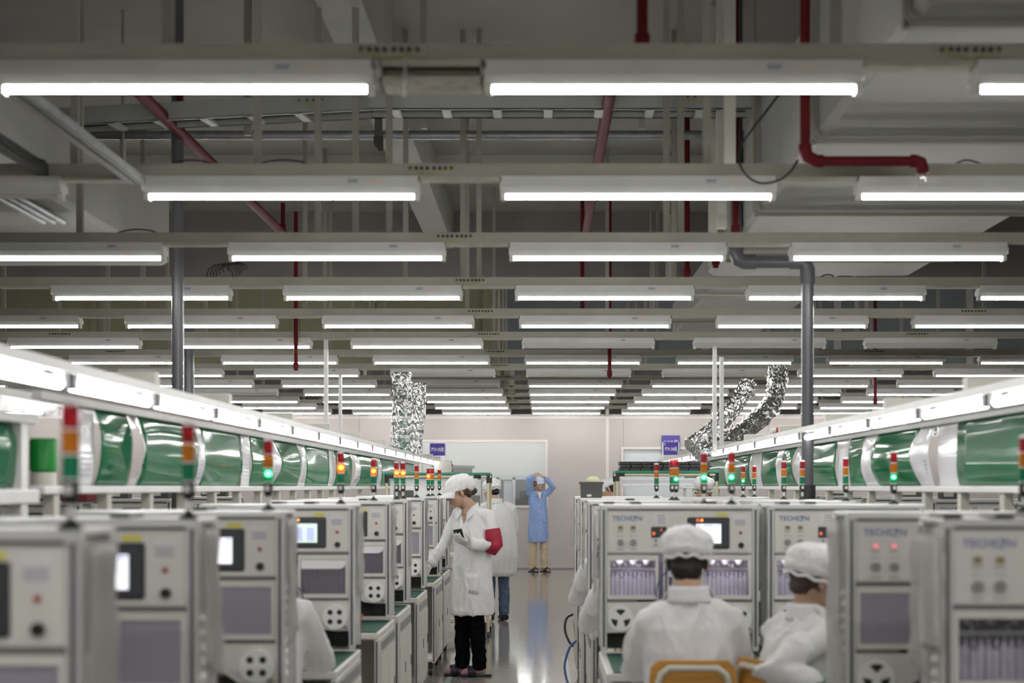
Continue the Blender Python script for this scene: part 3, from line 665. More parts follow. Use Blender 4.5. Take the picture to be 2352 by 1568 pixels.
    if scr != 'off': P('status_led', 'led_red', lambda b: [b.tube([(-.048,-.0075,.057),(-.048,-.010,.057)], .0065, 10)], cp, (.127,.003,1.284), key='msl'); P('status_led', 'led_orange', lambda b: [b.tube([(-.03,-.0075,.057),(-.03,-.010,.057)], .0065, 10)], cp, (.127,.003,1.284), key='msl2')
    P('warning_label', 'label_yellow', lambda b: b.box(-.024,.024,-.001,.002,-.007,.007), cp, (.188,.003,1.364), key='mwl', smooth=False)
    P('info_label', 'sticker_white', lambda b: b.box(-.029,.029,-.001,.002,-.028,.028), cp, (.268,.003,1.338), key='mil', smooth=False)
    P('info_print', 'print_grey', lambda b: [b.box(-.024,.024,-.0018,-.0008,-.020+.007*k,-.0165+.007*k) for k in range(4)], cp, (.268,.003,1.338), key='mip', smooth=False)
    P('push_button', 'btn_red', lambda b: b.tube([(0,.002,0),(0,-.008,0)], [.0075,.006], 12), cp, (.27,.003,1.286), key='mpb')
    P('selector_knob', 'black', lambda b: [b.tube([(0,.002,0),(0,-.010,0)], .0125, 16), b.box(-.003,.003,-.018,-.008,-.011,.011)], cp, (.272,.003,1.230), key='msk')
    P('divider', 'divider', lambda b: b.box(-.321,.321,.0,.012,1.187,1.194), t, key='mdv', smooth=False)
    P('divider', 'divider', lambda b: b.box(-.321,-.19,.0,.012,.979,.986), t, key='mdv2', smooth=False); P('divider', 'divider', lambda b: b.box(.10,.321,.0,.012,.979,.986), t, key='mdv3', smooth=False)
    # window zone: frames, panes, what is behind them
    P('window_interior', 'interior', lambda b: [b.box(-.32,.32,.150,.160,.99,1.185), b.box(-.32,.32,.02,.155,.988,.994)], t, key='mwi', smooth=False)
    for sx in (-1, 1):
        xa, xb = (-.312,-.102) if sx < 0 else (.102,.312)
        wf = P('window_frame', 'machine', lambda b: [b.box(xa-.008,xb+.008,.004,.02,1.163,1.184), b.box(xa-.008,xb+.008,.004,.02,.99,1.008), b.box(xa-.008,xa+.004,.004,.02,1.008,1.163), b.box(xb-.004,xb+.008,.004,.02,1.008,1.163)], t, key='mwf%d' % sx, smooth=False)
        P('pane', {'parts':'pane','film':'film','half':'film_dark'}[win], lambda b: b.box(xa+.003,xb-.003,.012,.0135,1.007,1.164), wf, key='mwp%d' % sx, smooth=False)
        if lamp: P('strip_lamp', 'inner_lamp', lambda b: b.tube([(xa+.02,.05,1.172),(xb-.02,.05,1.172)], .006, 8), wf, key='mil%d' % sx)
        def guts(b):
            for k in range(10):
                x = xa+.012+.0195*k; b.box(x,x+.0155,.06+.004*(k % 2),.075,1.0,1.085+.006*math.sin(k*2.3)); b.prism([(x+.004,1.085),(x+.012,1.085),(x+.010,1.108),(x+.006,1.108)], .062, .070, 'y')
        P('component_strip', 'strip', guts, wf, key='mgt%d' % sx, smooth=False)
        P('chrome_rail', 'chrome', lambda b: [b.box(xa,xb,.04,.055,1.118,1.128)]+[b.tube([(xa+.05+.09*k,.047,1.128),(xa+.05+.09*k,.047,1.145)], .004, 6) for k in range(2)]+[b.tube([(xa+.01+.05*k,.05,1.165),(xa+.05+.05*k,.085,1.10)], .0025, 5) for k in range(3)], wf, key='mcr%d' % sx)
        P('feeder_cup', 'white_metal', lambda b: [b.tube([(xa+.05+.06*k,.09,1.140),(xa+.05+.06*k,.09,1.162)], [.008,.02], 10) for k in range(3)], wf, key='mfc%d' % sx)
        if win == 'half': P('card', 'card_white', lambda b: b.prism([(xa+.005,1.162),(xb-.005,1.162),(xb-.005,1.142),(xb-.012,1.128),(xb-.03,1.120),(xa+.005,1.120)], .0095, .0115, 'y'), wf, key='mcd%d' % sx, smooth=False)
    # middle tool zone
    P('centre_post', 'alu', lambda b: [b.cbox(x-.012,x+.012,.004,.024,.78,1.184,.003) for x in (-.06,-.02,.06)], t, key='mcpst', smooth=False)
    P('centre_slot', 'slot', lambda b: [b.box(x-.004,x+.004,.0025,.006,.8,1.18) for x in (-.06,-.02,.06)], t, key='mcsl', smooth=False)
    P('dispenser_head', 'chrome', lambda b: [b.tube([(0,-.01,1.10),(0,-.01,1.06),(.01,-.012,1.03)], [.012,.018,.006], 10), b.tube([(.03,-.01,1.12),(.035,-.012,1.04)], .008, 8), b.box(-.05,.07,-.004,.01,1.09,1.12)], t, key='mdh')
    P('gripper', 'black', lambda b: [b.prism([(-.07,1.03),(-.03,1.05),(-.03,1.01)], -.02, .0, 'y'), b.prism([(.05,1.05),(.10,1.01),(.09,1.035)], -.02, .0, 'y')], t, key='mgr', smooth=False)
    P('air_line', 'cable_blue', lambda b: [b.tube(sm([(.0,-.01,1.13),(-.06,-.03,1.115),(-.10,-.035,1.06),(-.105,-.02,1.0)]), .003, 6), b.tube(sm([(.04,-.01,1.10),(.08,-.03,1.06),(.11,-.03,1.03),(.12,-.01,.99)]), .003, 6)], t, key='mal')
    # reel panels
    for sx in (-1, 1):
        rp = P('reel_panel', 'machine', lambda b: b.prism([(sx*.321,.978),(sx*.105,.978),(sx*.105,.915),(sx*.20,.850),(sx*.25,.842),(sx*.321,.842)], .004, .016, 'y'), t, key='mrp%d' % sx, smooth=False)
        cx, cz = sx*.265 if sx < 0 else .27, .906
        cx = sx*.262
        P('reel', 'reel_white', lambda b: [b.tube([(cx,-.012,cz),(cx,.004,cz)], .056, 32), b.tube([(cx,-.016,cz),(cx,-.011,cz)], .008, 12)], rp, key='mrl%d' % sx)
        P('reel_hole_shade', 'black', lambda b: ([b.tube([(cx+q*.021,-.0132,cz+r_*.021),(cx+q*.021,-.0118,cz+r_*.021)], .0115, 14) for q in (-1,1) for r_ in (-1,1)] if sx > 0 else
            [b.prism([(cx+.014*math.cos(a0),cz+.014*math.sin(a0))]+[(cx+.042*math.cos(a0+u),cz+.042*math.sin(a0+u)) for u in (-.55,-.3,0,.3,.55)], -.0132, -.0118, 'y') for a0 in (R(90),R(210),R(330))]), rp, key='mrh%d' % sx, smooth=False)  # black shapes laid on the reel paint the shade of holes, none cut
        P('reel_stud', 'knob_grey', lambda b: [b.tube([(cx+.045,-.006,cz-.05),(cx+.045,.005,cz-.05)], .011, 12)], rp, key='mrs%d' % sx)
    P('lower_back', 'dark_int', lambda b: b.box(-.33,.33,.12,.13,.76,.98), t, key='mlb', smooth=False)
    P('rack', 'black', lambda b: [b.box(.255,.315,.02,.10,.77+.012*k,.776+.012*k) for k in range(6)]+[b.box(.26,.31,.06,.11,.77,.845)], t, key='mrk', smooth=False)
    # bench and cabinet
    P('bench_top', 'machine', lambda b: b.cbox(-.35,.35,-.56,D,.70,.735,.005), t, key='mbt', smooth=False)
    P('bench_mat', 'mat_green', lambda b: b.box(-.32,.335,-.555,.10,.735,.740), t, key='mbm', smooth=False)
    P('dispenser_base', 'black', lambda b: b.cbox(-.2,.12,-.14,-.02,.74,.79,.004), t, key='mdb', smooth=False)
    P('valve', 'orange_part', lambda b: [b.tube([(.19,-.16,.74),(.19,-.16,.775)], [.022,.014], 10), b.box(.165,.215,-.175,-.145,.775,.795)], t, key='mvl')
    P('parts_tray', 'wood_tray', lambda b: [b.cbox(-.16,.20,-.46,-.22,.74,.765,.004)], t, key='mpt', smooth=False)
    for sx in (-1, 1):
        x0, x1 = (-.35,-.325) if sx < 0 else (.325,.35); xo = sx*.35
        cb = P('side_cabinet', 'machine_side', lambda b: b.cbox(x0,x1,-.53,D,.10,.70,.003), t, key='mcb%d' % sx, smooth=False)
        xd = (xo-.006, xo) if sx < 0 else (xo, xo+.006)
        P('vent_plate', 'clip_grey', lambda b: b.box(xd[0],xd[1],-.46,D-.06,.635,.68), cb, key='mvp%d' % sx, smooth=False)
        for q in range(2):
            y0 = -.50+.36*q
            dr = P('door', 'machine', lambda b: b.cbox(xd[0],xd[1],y0,y0+.33,.14,.615,.0025), cb, key='mdr%d%d' % (sx,q), smooth=False)
            dr2 = P('latch', 'black', lambda b: b.box(xd[0]-.003,xd[1]+.003,y0+.275,y0+.30,.36,.42), cb, key='mlt%d%d' % (sx,q), smooth=False)
        P('corner_post', 'alu', lambda b: b.cbox(x0,x1,-.56,-.53,.10,.70,.003), t, key='mcnp%d' % sx, smooth=False)
        P('corner_slot', 'slot', lambda b: [b.box((x0+x1)/2-.004,(x0+x1)/2+.004,-.5615,-.559,.11,.69)], t, key='mcns%d' % sx, smooth=False)
    P('cabinet_back', 'machine_side', lambda b: b.box(-.325,.325,D-.02,D-.01,.10,.70), t, key='mcbk', smooth=False)
    for x in (-.31,.31):
        for yy in (-.50, D-.06):
            P('caster', 'caster_black', lambda b: [b.tube([(-.012,0,.03),(.012,0,.03)], .03, 14), b.box(-.018,.018,-.02,.02,.055,.10)], t, (x,yy,0), key='mcst')
    return t
def tower(x, y, lit, z=1.412):
    lab = {'amber':'small signal tower on a machine top with its amber light on','green':'small signal tower on a machine top with its green light on',None:'small unlit red amber green signal tower on a machine top'}[lit]
    t = thing('signal_tower', lab, 'signal light', (x,y,z), group={'amber':'signal towers lit amber','green':'signal towers lit green',None:'unlit signal towers'}[lit])
    P('foot', 'black', lambda b: b.tube([(0,0,0),(0,0,.004),(0,0,.016),(0,0,.02)], [.024,.022,.008,.007], 16), t, key='tf')
    P('stem', 'white_metal', lambda b: b.tube([(0,0,.018),(0,0,.05)], .007, 12), t, key='ts')
    P('socket', 'black', lambda b: b.tube([(0,0,.045),(0,0,.055),(0,0,.068),(0,0,.09)], [.009,.014,.0155,.0155], 16), t, key='tsk')
    P('socket_label', 'sticker_white', lambda b: b.box(-.007,.007,-.0168,-.0150,.064,.080), t, key='tsl', smooth=False)
    for nm, zz, lm in (('green_lens',.093,'lens_green'),('amber_lens',.139,'lens_amber'),('red_lens',.185,'lens_red')):
        P(nm, lm, lambda b: b.tube([(0,0,0),(0,0,.042)], .0155, 20), t, (0,0,zz), key='tl')
        P('collar', 'cap_clear', lambda b: b.tube([(0,0,-.004),(0,0,0)], .0158, 20), t, (0,0,zz), key='tc')
    P('cap', 'cap_clear', lambda b: b.tube([(0,0,.227),(0,0,.231),(0,0,.236)], [.0158,.0158,.010], 20), t, key='tcap')
    if lit: P('bulb', 'bulb_'+lit, lambda b: b.ell((0,0,0),(.009,.009,.008),None,10,8), t, (0,0,.164 if lit == 'amber' else .12), key='bulb')
LL = 'pale insertion machine with touch screen in the row where the woman with red armband works'
XA = -1.19
towL = [None, None, 'green', 'amber', 'amber', 'amber', None, None, None]
for i, (y, win, scr) in enumerate(((2.59,'film','off'),(3.47,'film','on'),(4.63,'film','on'),(6.38,'half','mint'),(7.89,'half','off'),(8.9,'half','off'),(10.2,'film','off'),(11.75,'film','off'),(12.75,'film','off'))):
    lab = {0:'pale insertion machine with a black screen at the near end of the left row',3:'pale insertion machine with a mint green screen and a white card in its window'}.get(i, 'pale insertion machine, %s in the left row counting from the black screened one' % ORD[i+1])
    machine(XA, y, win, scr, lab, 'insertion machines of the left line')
for x, y, l in ((-.868,2.62,None),(-.870,3.50,None),(-.897,4.66,'green'),(-.9065,6.41,'amber'),(-.938,7.92,'amber'),(-.913,8.93,'amber'),(-.885,9.06,'amber'),(-.902,10.23,None),(-.941,11.78,'amber'),(-.916,11.88,None),(-.923,12.78,None)): tower(x, y, l)
for i, y in enumerate((6.3, 8.0, 9.6, 11.3)):
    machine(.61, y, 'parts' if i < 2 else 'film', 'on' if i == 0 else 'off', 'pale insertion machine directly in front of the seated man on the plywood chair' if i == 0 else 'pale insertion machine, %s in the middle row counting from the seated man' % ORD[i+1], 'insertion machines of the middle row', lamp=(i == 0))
for x, y, l in ((.843,6.33,'green'),(.734,6.45,'green'),(.757,8.03,'green'),(.745,8.14,None),(.775,9.63,None)): tower(x, y, l)
for i, (x, y, win, scr, led) in enumerate(((1.34,3.52,'parts','off','amber_disp'),(1.285,4.36,'film','off','pinkled'),(1.35,6.3,'parts','on','amber_disp'),(1.35,7.7,'film','off','amber_disp'),(1.35,8.5,'film','off','amber_disp'),(1.35,10.6,'film','off','amber_disp'))):
    lab = ['pale insertion machine with dark purple window at the near end of the right row','pale insertion machine with red digit displays and a clouded window','pale insertion machine in front of the masked worker'][i] if i < 3 else 'pale insertion machine, %s in the right row counting from the purple windowed one' % ORD[i+1]
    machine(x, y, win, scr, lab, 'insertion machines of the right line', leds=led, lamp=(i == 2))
for x, y, l in ((1.491,4.40,None),(1.565,6.33,'green'),(1.65,7.73,None),(1.561,8.53,None),(1.465,8.62,None),(1.503,10.63,'green'),(1.594,10.68,None)): tower(x, y, l)
for x, y in ((2.76,7.1),(2.76,8.8),(2.78,10.6),(2.78,12.4),(-2.75,5.6),(-2.75,7.4),(-2.75,9.2),(-2.75,11.2)):
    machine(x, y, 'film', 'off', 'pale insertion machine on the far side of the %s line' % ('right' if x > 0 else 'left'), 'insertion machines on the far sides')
for x, y in ((2.9,8.9),(-2.6,9.3)): tower(x, y, None)
# plastic sheets hung on the machine sides, pads and dishes on the tops
def plastic(x, y0, y1, z0, z1, seed, label, m='sheet', face='x', bulge=.007):
    rnd = random.Random(seed); a, c = rnd.uniform(0,6), rnd.uniform(0,6)
    def fn(u, v):
        q = bulge*(1-.6*v)*math.sin(2.2*u*3.1+a+1.5*v)+.004*math.sin(9*u+4*v+c)+.003*math.sin(17*v+c)
        zz = z0+(z1-z0)*v+(.03*math.sin(3*u+a) if v < .05 else 0)
        return (x+q, y0+(y1-y0)*u, zz) if face == 'x' else (y0+(y1-y0)*u, x+q, zz)
    b = MB(); b.grid(fn, 20, 16, .001)
    o = link('plastic_sheet', b.mesh('plastic_sheet', m, True)); tag(o, label, 'plastic sheet', 'plastic sheets on machine sides')
for i, y in enumerate((2.59,3.47,4.63,6.38,7.89,8.9,10.2,11.75,12.75)):
    plastic(-.829, y+.02, y+.19, .98 if i % 2 == 0 else 1.02, 1.385, i, 'clear plastic sheet on the %s left row machine from the black screened one' % ORD[i+1])
    tag(P('white_tray_panel', 'white_metal', lambda b: b.cbox(-.004,.004,0,.10,0,.33,.0015), None, (-.782,y+.03,1.05), key='wtp', smooth=False), 'white hanging board on the aisle side of a left row machine', 'board', 'hanging boards') if i >= 6 else None
for i, (x, y) in enumerate(((.238,6.3),(.238,8.0),(.238,9.6),(.238,11.3))):
    plastic(x, y+.01, y+.21, 1.03, 1.38, 20+i, 'clear plastic sheet on the aisle side of the %s middle row machine' % ORD[i+1])
plastic(.912, 4.37, 4.57, .62, 1.385, 31, 'long clear plastic sheet hung beside the masked worker')
plastic(3.505, .935, 1.0, 1.07, 1.37, 32, 'crumpled clear plastic bag hung at the corner of the right row machine', face='y', bulge=.03)
plastic(.968, 3.53, 3.73, 1.04, 1.37, 33, 'clear plastic sheet on the side of the near right machine')
plastic(.98, 6.32, 6.5, 1.05, 1.385, 34, 'clear plastic sheet between two neighbouring right machines')
for i, (x, y) in enumerate(((-1.05,3.6),(-1.12,4.72),(-1.05,6.48),(-1.0,8.0),(.30,6.42),(.42,6.42),(.96-.2,6.44),(1.08,6.4),(1.2,6.42),(1.15,3.6),(1.25,3.62),(1.02,3.6),(-1.2,6.5),(.5,8.1))):
    tag(P('rubber_pad', 'black', lambda b: b.cbox(-.024,.024,-.07,.07,0,.010,.002), None, (x,y,1.412), key='pad', smooth=False), 'small black rubber pad on a machine top', 'pad', 'pads on machine tops')
for x, y, w__, h__ in ((-2.5,5.68,.16,.06),(-2.75,5.7,.2,.075),(-2.95,5.68,.12,.05),(-2.62,7.5,.14,.07),(-2.85,7.5,.2,.06),(-2.5,9.3,.14,.07),(-2.8,9.32,.2,.055),(-2.6,11.3,.2,.07),(2.5,7.2,.15,.05),(2.72,7.2,.18,.065),(2.98,7.22,.14,.05),(2.55,8.9,.12,.06),(2.75,10.7,.2,.06),(2.6,12.5,.2,.07)):
    t = thing('instrument_box', 'small dark instrument box on a machine top beyond the %s green curtains' % ('left' if x < 0 else 'right'), 'box', (x,y,1.412), group='instrument boxes %s' % ('left' if x < 0 else 'right'))
    P('case', 'box_grey', lambda b: b.cbox(-w__/2,w__/2,-.05,.05,0,h__,.005), t, smooth=False); P('face_plate', 'cream_box', lambda b: b.box(-w__/2+.01,w__/2-.05,-.052,-.049,h__*.25,h__*.7), t, smooth=False)
for x, y in ((.71,6.46),(.92,6.42),(.655,6.43)):
    tag(P('white_dish', 'white_metal', lambda b: b.tube([(0,0,0),(0,0,.005),(0,0,.014),(0,0,.006)], [.022,.026,.036,.026], 18), None, (x,y,1.412), key='dish'), 'shallow white dish on the middle machine top', 'dish', 'white dishes')
# ------------------------------------------------------------------ people
def fuse(mb, vox, smooth=6):
    """closed overlapping shapes grown together into one continuous surface"""
    me = mb.mesh('tmp', None); o = bpy.data.objects.new('tmp', me); C.objects.link(o)
    r = o.modifiers.new('r', 'REMESH'); r.mode = 'VOXEL'; r.voxel_size = vox
    s = o.modifiers.new('s', 'SMOOTH'); s.factor = .5; s.iterations = smooth
    out = bpy.data.meshes.new_from_object(o.evaluated_get(bpy.context.evaluated_depsgraph_get()))
    bpy.data.objects.remove(o, do_unlink=True); bpy.data.meshes.remove(me)
    for p in out.polygons: p.use_smooth = True
    return out
def finish(name, me, m, parent=None):
    me.name = name; me.materials.clear(); me.materials.append(MATS[m]); return link(name, me, parent)
def folds(me, amp, sc, stretch=(1,1,.35), keep=None):
    """cloth folds: push the surface along its normals by ridged noise"""
    vs_ = me.vertices; nr = [v.normal.copy() for v in vs_]
    for v, n in zip(vs_, nr):
        p = Vector((v.co.x*stretch[0], v.co.y*stretch[1], v.co.z*stretch[2]))*sc
        a = 1-min(1,abs(noise.noise(p))*2.6)**.7*1.6; b_ = noise.noise(p*2.3+Vector((5,3,1)))
        k = keep(v.co) if keep else 1.
        v.co += n*amp*k*(a*.7+b_*.5-.35)
    me.update()
def frame(f, up=(0,0,1)):
    f = Vector(f).normalized(); r = f.cross(Vector(up)).normalized(); u = r.cross(f)
    return Matrix(((r.x,f.x,u.x,0),(r.y,f.y,u.y,0),(r.z,f.z,u.z,0),(0,0,0,1)))     # local x right, y forward, z up
def add_head(b, c, f):
    M = Matrix.Translation(c) @ frame(f)
    E = lambda ce, r, s=16, n=10: b.ell(ce, r, M, s, n)
    E((0,-.012,.030),(.074,.092,.084),20,14); E((0,.022,-.032),(.058,.066,.078),18,12); E((0,.030,-.074),(.043,.050,.038))
    b.tube([M @ Vector(p) for p in ((0,.080,.008),(0,.094,-.012),(0,.103,-.028),(0,.086,-.036))], [.008,.009,.012,.010], 8)
    for s in (-1,1):
        E((s*.075,-.006,-.008),(.009,.017,.030),10,8); E((s*.010,.088,-.032),(.008,.009,.006),8,6); E((s*.036,.060,-.022),(.020,.022,.022),10,8)
    E((0,.072,.022),(.050,.015,.009)); E((0,.082,-.056),(.022,.010,.0065),10,6); E((0,.080,-.066),(.019,.010,.007),10,6); E((0,.072,-.096),(.020,.016,.015),10,8)
    return M
def add_hand(b, wr, d, n, curl=.5, side=1, sc=1.0, spread=.12):
    """palm and five unequal fingers; d points from wrist to knuckles, fingers bend towards n, thumb on the given side"""
    wr = Vector(wr); d = Vector(d).normalized(); n = Vector(n); n = (n-d*n.dot(d)).normalized(); l = d.cross(n)*side
    q = lambda a, c, e: wr+(d*a+l*c+n*e)*sc
    b.rings([(q(-.02,0,0), l*.026*sc, n*.019*sc), (q(.01,0,0), l*.029*sc, n*.018*sc), (q(.05,0,.0), l*.040*sc, n*.015*sc), (q(.085,-.001,0), l*.041*sc, n*.013*sc), (q(.095,0,0), l*.034*sc, n*.009*sc)], 14)
    for k, (off, ln) in enumerate(((.030,.070),(.010,.080),(-.011,.075),(-.031,.058))):
        p = q(.085-.004*abs(k-1),off,0); a = 0.; pts = [p-d*.02*sc, p]; sd = (d+l*off*spread*20*.2).normalized()
        for seg in (.45,.32,.23):
            a += curl*(.9 if seg > .4 else 1.1)
            p = p+(sd*math.cos(a)+n*math.sin(a))*ln*seg*sc; pts.append(p)
        b.tube(pts, [.0095*sc,.0095*sc,.009*sc,.0085*sc,.0065*sc], 9)
    t0 = q(.018,.026,.004); t1 = q(.045,.050,.014); t2 = q(.070,.058,.026+.02*curl); t3 = q(.088,.054,.036+.03*curl)
    b.tube([q(.005,.012,0), t0, t1, t2, t3], [.013*sc,.0135*sc,.0115*sc,.010*sc,.007*sc], 9)
def person(label, pos, rz, J, look, group=None):
    """J: joints in the person's own frame (x right, y forward, z up)"""
    V = lambda k: Vector(J[k])
    vox = look.get('vox', .0075); b = MB()
    hc, nb = V('head'), V('neck'); f = Vector(look['face'])
    M = add_head(b, hc, f)
    b.tube([nb-Vector((0,0,.05)), nb+Vector((0,0,.01)), M @ Vector((0,-.022,-.07)), M @ Vector((0,-.015,-.01))], [.062,.052,.050,.050], 14)
    hip = V('hip'); sp = V('chest'); sv = Vector(look.get('across', (1,0,0))).normalized(); fv = Vector((0,0,1)).cross(sv)
    b.rings([(hip-Vector((0,0,.09)), sv*.10, fv*.08),(hip, sv*.145, fv*.10),(hip.lerp(sp,.45), sv*.115, fv*.085),(sp, sv*.135, fv*.095),(sp.lerp(nb,.6), sv*.10, fv*.062),(nb-Vector((0,0,.02)), sv*.06, fv*.05)], 18)
    for s in 'LR':
        sh, el, wr = V('sh'+s), V('el'+s), V('wr'+s)
        b.tube([sp.lerp(sh,.5), sh-Vector((0,0,.025)), sh.lerp(el,.5), el, el.lerp(wr,.4), wr], [.036,.036,.036,.033,.033,.024], 12)
        h = look.get('hand'+s)
        if h and not look.get('gloves'): add_hand(b, wr, h[0], h[1], h[2], h[3])
        hp, kn, an = V('hip')+sv*(.075 if s == 'R' else -.075), V('kn'+s), V('an'+s)
        b.tube([hp, hp.lerp(kn,.4), kn, kn.lerp(an,.35), an], [.072,.066,.048,.045,.030], 12)
        fd = Vector(look.get('feet', (0,1,0))).normalized()
        b.tube([an-fd*.04-Vector((0,0,.025)), an+fd*.05-Vector((0,0,.032)), an+fd*.13-Vector((0,0,.045))], [.028,.028,.020], 10)
    body = finish('person', fuse(b, vox, 3), 'skin'); body.location = (*pos, 0); body.rotation_euler = (0,0,rz)
    tag(body, label, 'person', group)
    # coat
    co = look['coat']; c = MB()
    c.rings([(Vector(ce), sv*ra, fv*rb) for ce, ra, rb in J['torso']], 28)
    for s in 'LR':
        sh, el, wr = V('sh'+s), V('el'+s), V('wr'+s); k = look.get('sleeve', 1.)
        c.tube([sp.lerp(sh,.5)+Vector((0,0,.02)), sh+Vector((0,0,-.012)), sh.lerp(el,.5), el, el.lerp(wr,.45), el.lerp(wr,.85), el.lerp(wr,.93), el.lerp(wr,.97)], [.060*k,.062*k,.060*k,.058*k,.055*k,.052*k,.036,.032], 16)
    for s in 'LR': c.tube([nb-Vector((0,0,.035)), nb.lerp(V('sh'+s),.55)-Vector((0,0,.022)), V('sh'+s)-Vector((0,0,.012))], [.060,.062,.058], 14)
    for t_ in J.get('lap', []): c.tube(t_[0], t_[1], 16)
    me = fuse(c, vox*1.1, 10)
    vn = look.get('vneck')
    folds(me, look.get('fold', .012), 8.5, (1,1,.24)); folds(me, look.get('fold', .012)*.28, 19, (1,1,.6))
    if vn:
        for v in me.vertices:
            d_ = v.co-nb; z = d_.z+vn; lat = abs(d_.dot(sv)); fw = d_.dot(fv)
            if fw > .0 and 0 < z < vn+.06 and lat < z*.42: v.co -= fv*.045
        me.update()
    coat = finish('coat', me, co, body)
    # collar: two lapel flaps folded over
    if look.get('collar', True):
        def flap(s):
            def fn(u, v):
                a = (.15+.95*u)*math.pi*.5
                base = nb+sv*s*math.cos(a-.45)*.075+fv*(math.sin(a-.45)*.072)+Vector((0,0,.012-.075*u*u))
                out = sv*s*(.032*v)+fv*(.016*v*(1+u))
                return base+out+Vector((0,0,.022*(1-v)-.042*v))
            return lambda b2: b2.grid(fn, 10, 4, .003)
        for s in (-1,1): P('lapel', co, flap(s), coat, smooth=True)
        P('collar', co, lambda b2: b2.grid(lambda u, v: nb+sv*math.cos(math.pi*(1+u))*(.070+.012*v)+fv*(math.sin(math.pi*(1+u))*(.062+.014*v))+Vector((0,0,.038-.062*v)), 16, 4, .003), coat, smooth=True)
    if look.get('placket'):
        y0, y1, n_ = look['placket']; tz = J['torso']
        for k in range(n_):
            z = y0+(y1-y0)*k/(n_-1)
            best = max((v.co for v in me.vertices if abs(v.co.z-z) < .02 and abs((v.co-hip).dot(sv)-look.get('pl_off', .0)) < .02), key=lambda q: q.dot(fv), default=None)
            if best: P('button', 'button', lambda b2: b2.tube([tuple(best), tuple(best+fv*.005)], .008, 10), coat)
    # trousers
    if look.get('trousers'):
        t = MB()
        t.rings([(hip-Vector((0,0,.10)), sv*.13, fv*.10),(hip+Vector((0,0,.06)), sv*.15, fv*.11)], 20)
        for s in 'LR':
            hp, kn, an = hip+sv*(.078 if s == 'R' else -.078), V('kn'+s), V('an'+s); tk = look.get('leg', 1.)
            t.tube([hp, hp.lerp(kn,.35), kn, kn.lerp(an,.4), an+Vector((0,0,.015)), an-Vector((0,0,.02))], [.088*tk,.088*tk,.074*tk,.070*tk,.066*tk,.064*tk], 16)
        me = fuse(t, vox*1.2, 6); folds(me, .009, 11, (1,1,.9)); finish('trousers', me, look['trousers'], body)
    for s in 'LR':
        an = V('an'+s); fd = Vector(look.get('feet', (0,1,0))).normalized(); g = an.copy(); g.z = 0; sd = Vector((fd.y,-fd.x,0))
        if look.get('slipper'):
            so = MB(); so.rings([(g-fd*.07+Vector((0,0,z)), sd*.036, fd*.03) for z in (0,.018)], 16); so.rings([(g+fd*.10+Vector((0,0,z)), sd*.044, fd*.05) for z in (0,.018)], 16); so.rings([(g+fd*(.0)+Vector((0,0,z)), sd*.034, fd*.09) for z in (0,.018)], 16)
            sh_ = finish('slipper', fuse(so, .006, 2), look['slipper'], body)
            st = MB(); st.tube([g+fd*.07-sd*.047+Vector((0,0,.01)), g+fd*.072-sd*.046+Vector((0,0,.05)), g+fd*.072+Vector((0,0,.083)), g+fd*.072+sd*.046+Vector((0,0,.05)), g+fd*.07+sd*.047+Vector((0,0,.01))], .030, 10, (.25,1), ref=tuple(fd))
            link('strap', st.mesh('strap', look['slipper'], True), sh_)
            if look.get('sock'):
                sk = MB(); sk.tube([g-fd*.02+Vector((0,0,.07)), g+fd*.05+Vector((0,0,.048)), g+fd*.12+Vector((0,0,.036)), g+fd*.148+Vector((0,0,.028))], [.033,.032,.029,.014], 14); 
                s_ = finish('sock', fuse(sk, .005, 3), look['sock'], body)
                P('sock_stripe', 'sock_dark', lambda b2: [b2.tube([g+fd*(.055+.018*k)-sd*.026+Vector((0,0,.066-.010*k)), g+fd*(.055+.018*k)+Vector((0,0,.0835-.0105*k)), g+fd*(.055+.018*k)+sd*.026+Vector((0,0,.066-.010*k))], .003, 6) for k in range(5)], s_)
        else:
            so = MB(); so.tube([g-fd*.06+Vector((0,0,.04)), g+Vector((0,0,.045)), g+fd*.08+Vector((0,0,.035)), g+fd*.16+Vector((0,0,.025))], [.036,.042,.038,.022], 14)
            finish('shoe', fuse(so, .007, 2), look.get('shoe', 'shoe_dark'), body)
    # hair, eyes, mouth
    h = MB(); h.ell((0,-.022,.032),(.079,.090,.086),M,20,14); h.ell((0,-.060,-.030),(.062,.040,look.get('nape', .055)),M,16,10)
    for s in (-1,1): h.ell((s*.070,-.012,.0),(.010,.030,.038),M,10,8)
    if look.get('bun'): h.ell((0,-.115,-.028),(.030,.035,.030),M,12,8); h.tube([M @ Vector((0,-.06,-.02)), M @ Vector((0,-.10,-.03)), M @ Vector((.0,-.12,-.06))], [.04,.032,.012], 10)
    me = fuse(h, .008, 2); folds(me, .004, 40, (1,1,1)); finish('hair', me, look.get('hair', 'hair'), body)
    if look.get('facedetail', True):
        P('eye', 'hair', lambda b2: [b2.ell((s*.030,.0785,-.001),(.013,.006,.0045),M,10,6) for s in (-1,1)], body)
        P('eyebrow', look.get('hair', 'hair'), lambda b2: [b2.tube([M @ Vector((s*.014,.087,.020)), M @ Vector((s*.030,.0845,.025)), M @ Vector((s*.046,.075,.021))], [.003,.0035,.002], 6) for s in (-1,1)], body)
        P('mouth', 'lips', lambda b2: [b2.ell((0,.0905,-.0565),(.021,.004,.004),M,12,6), b2.ell((0,.0895,-.0645),(.018,.004,.0045),M,12,6)], body)
    # cap
    cm = look.get('cap', 'cap_white'); kind = look.get('capkind', 'puffy')
    cp = MB(); ty = look.get('captilt', 0.)
    Mc = M @ Matrix.Rotation(ty, 4, 'X')
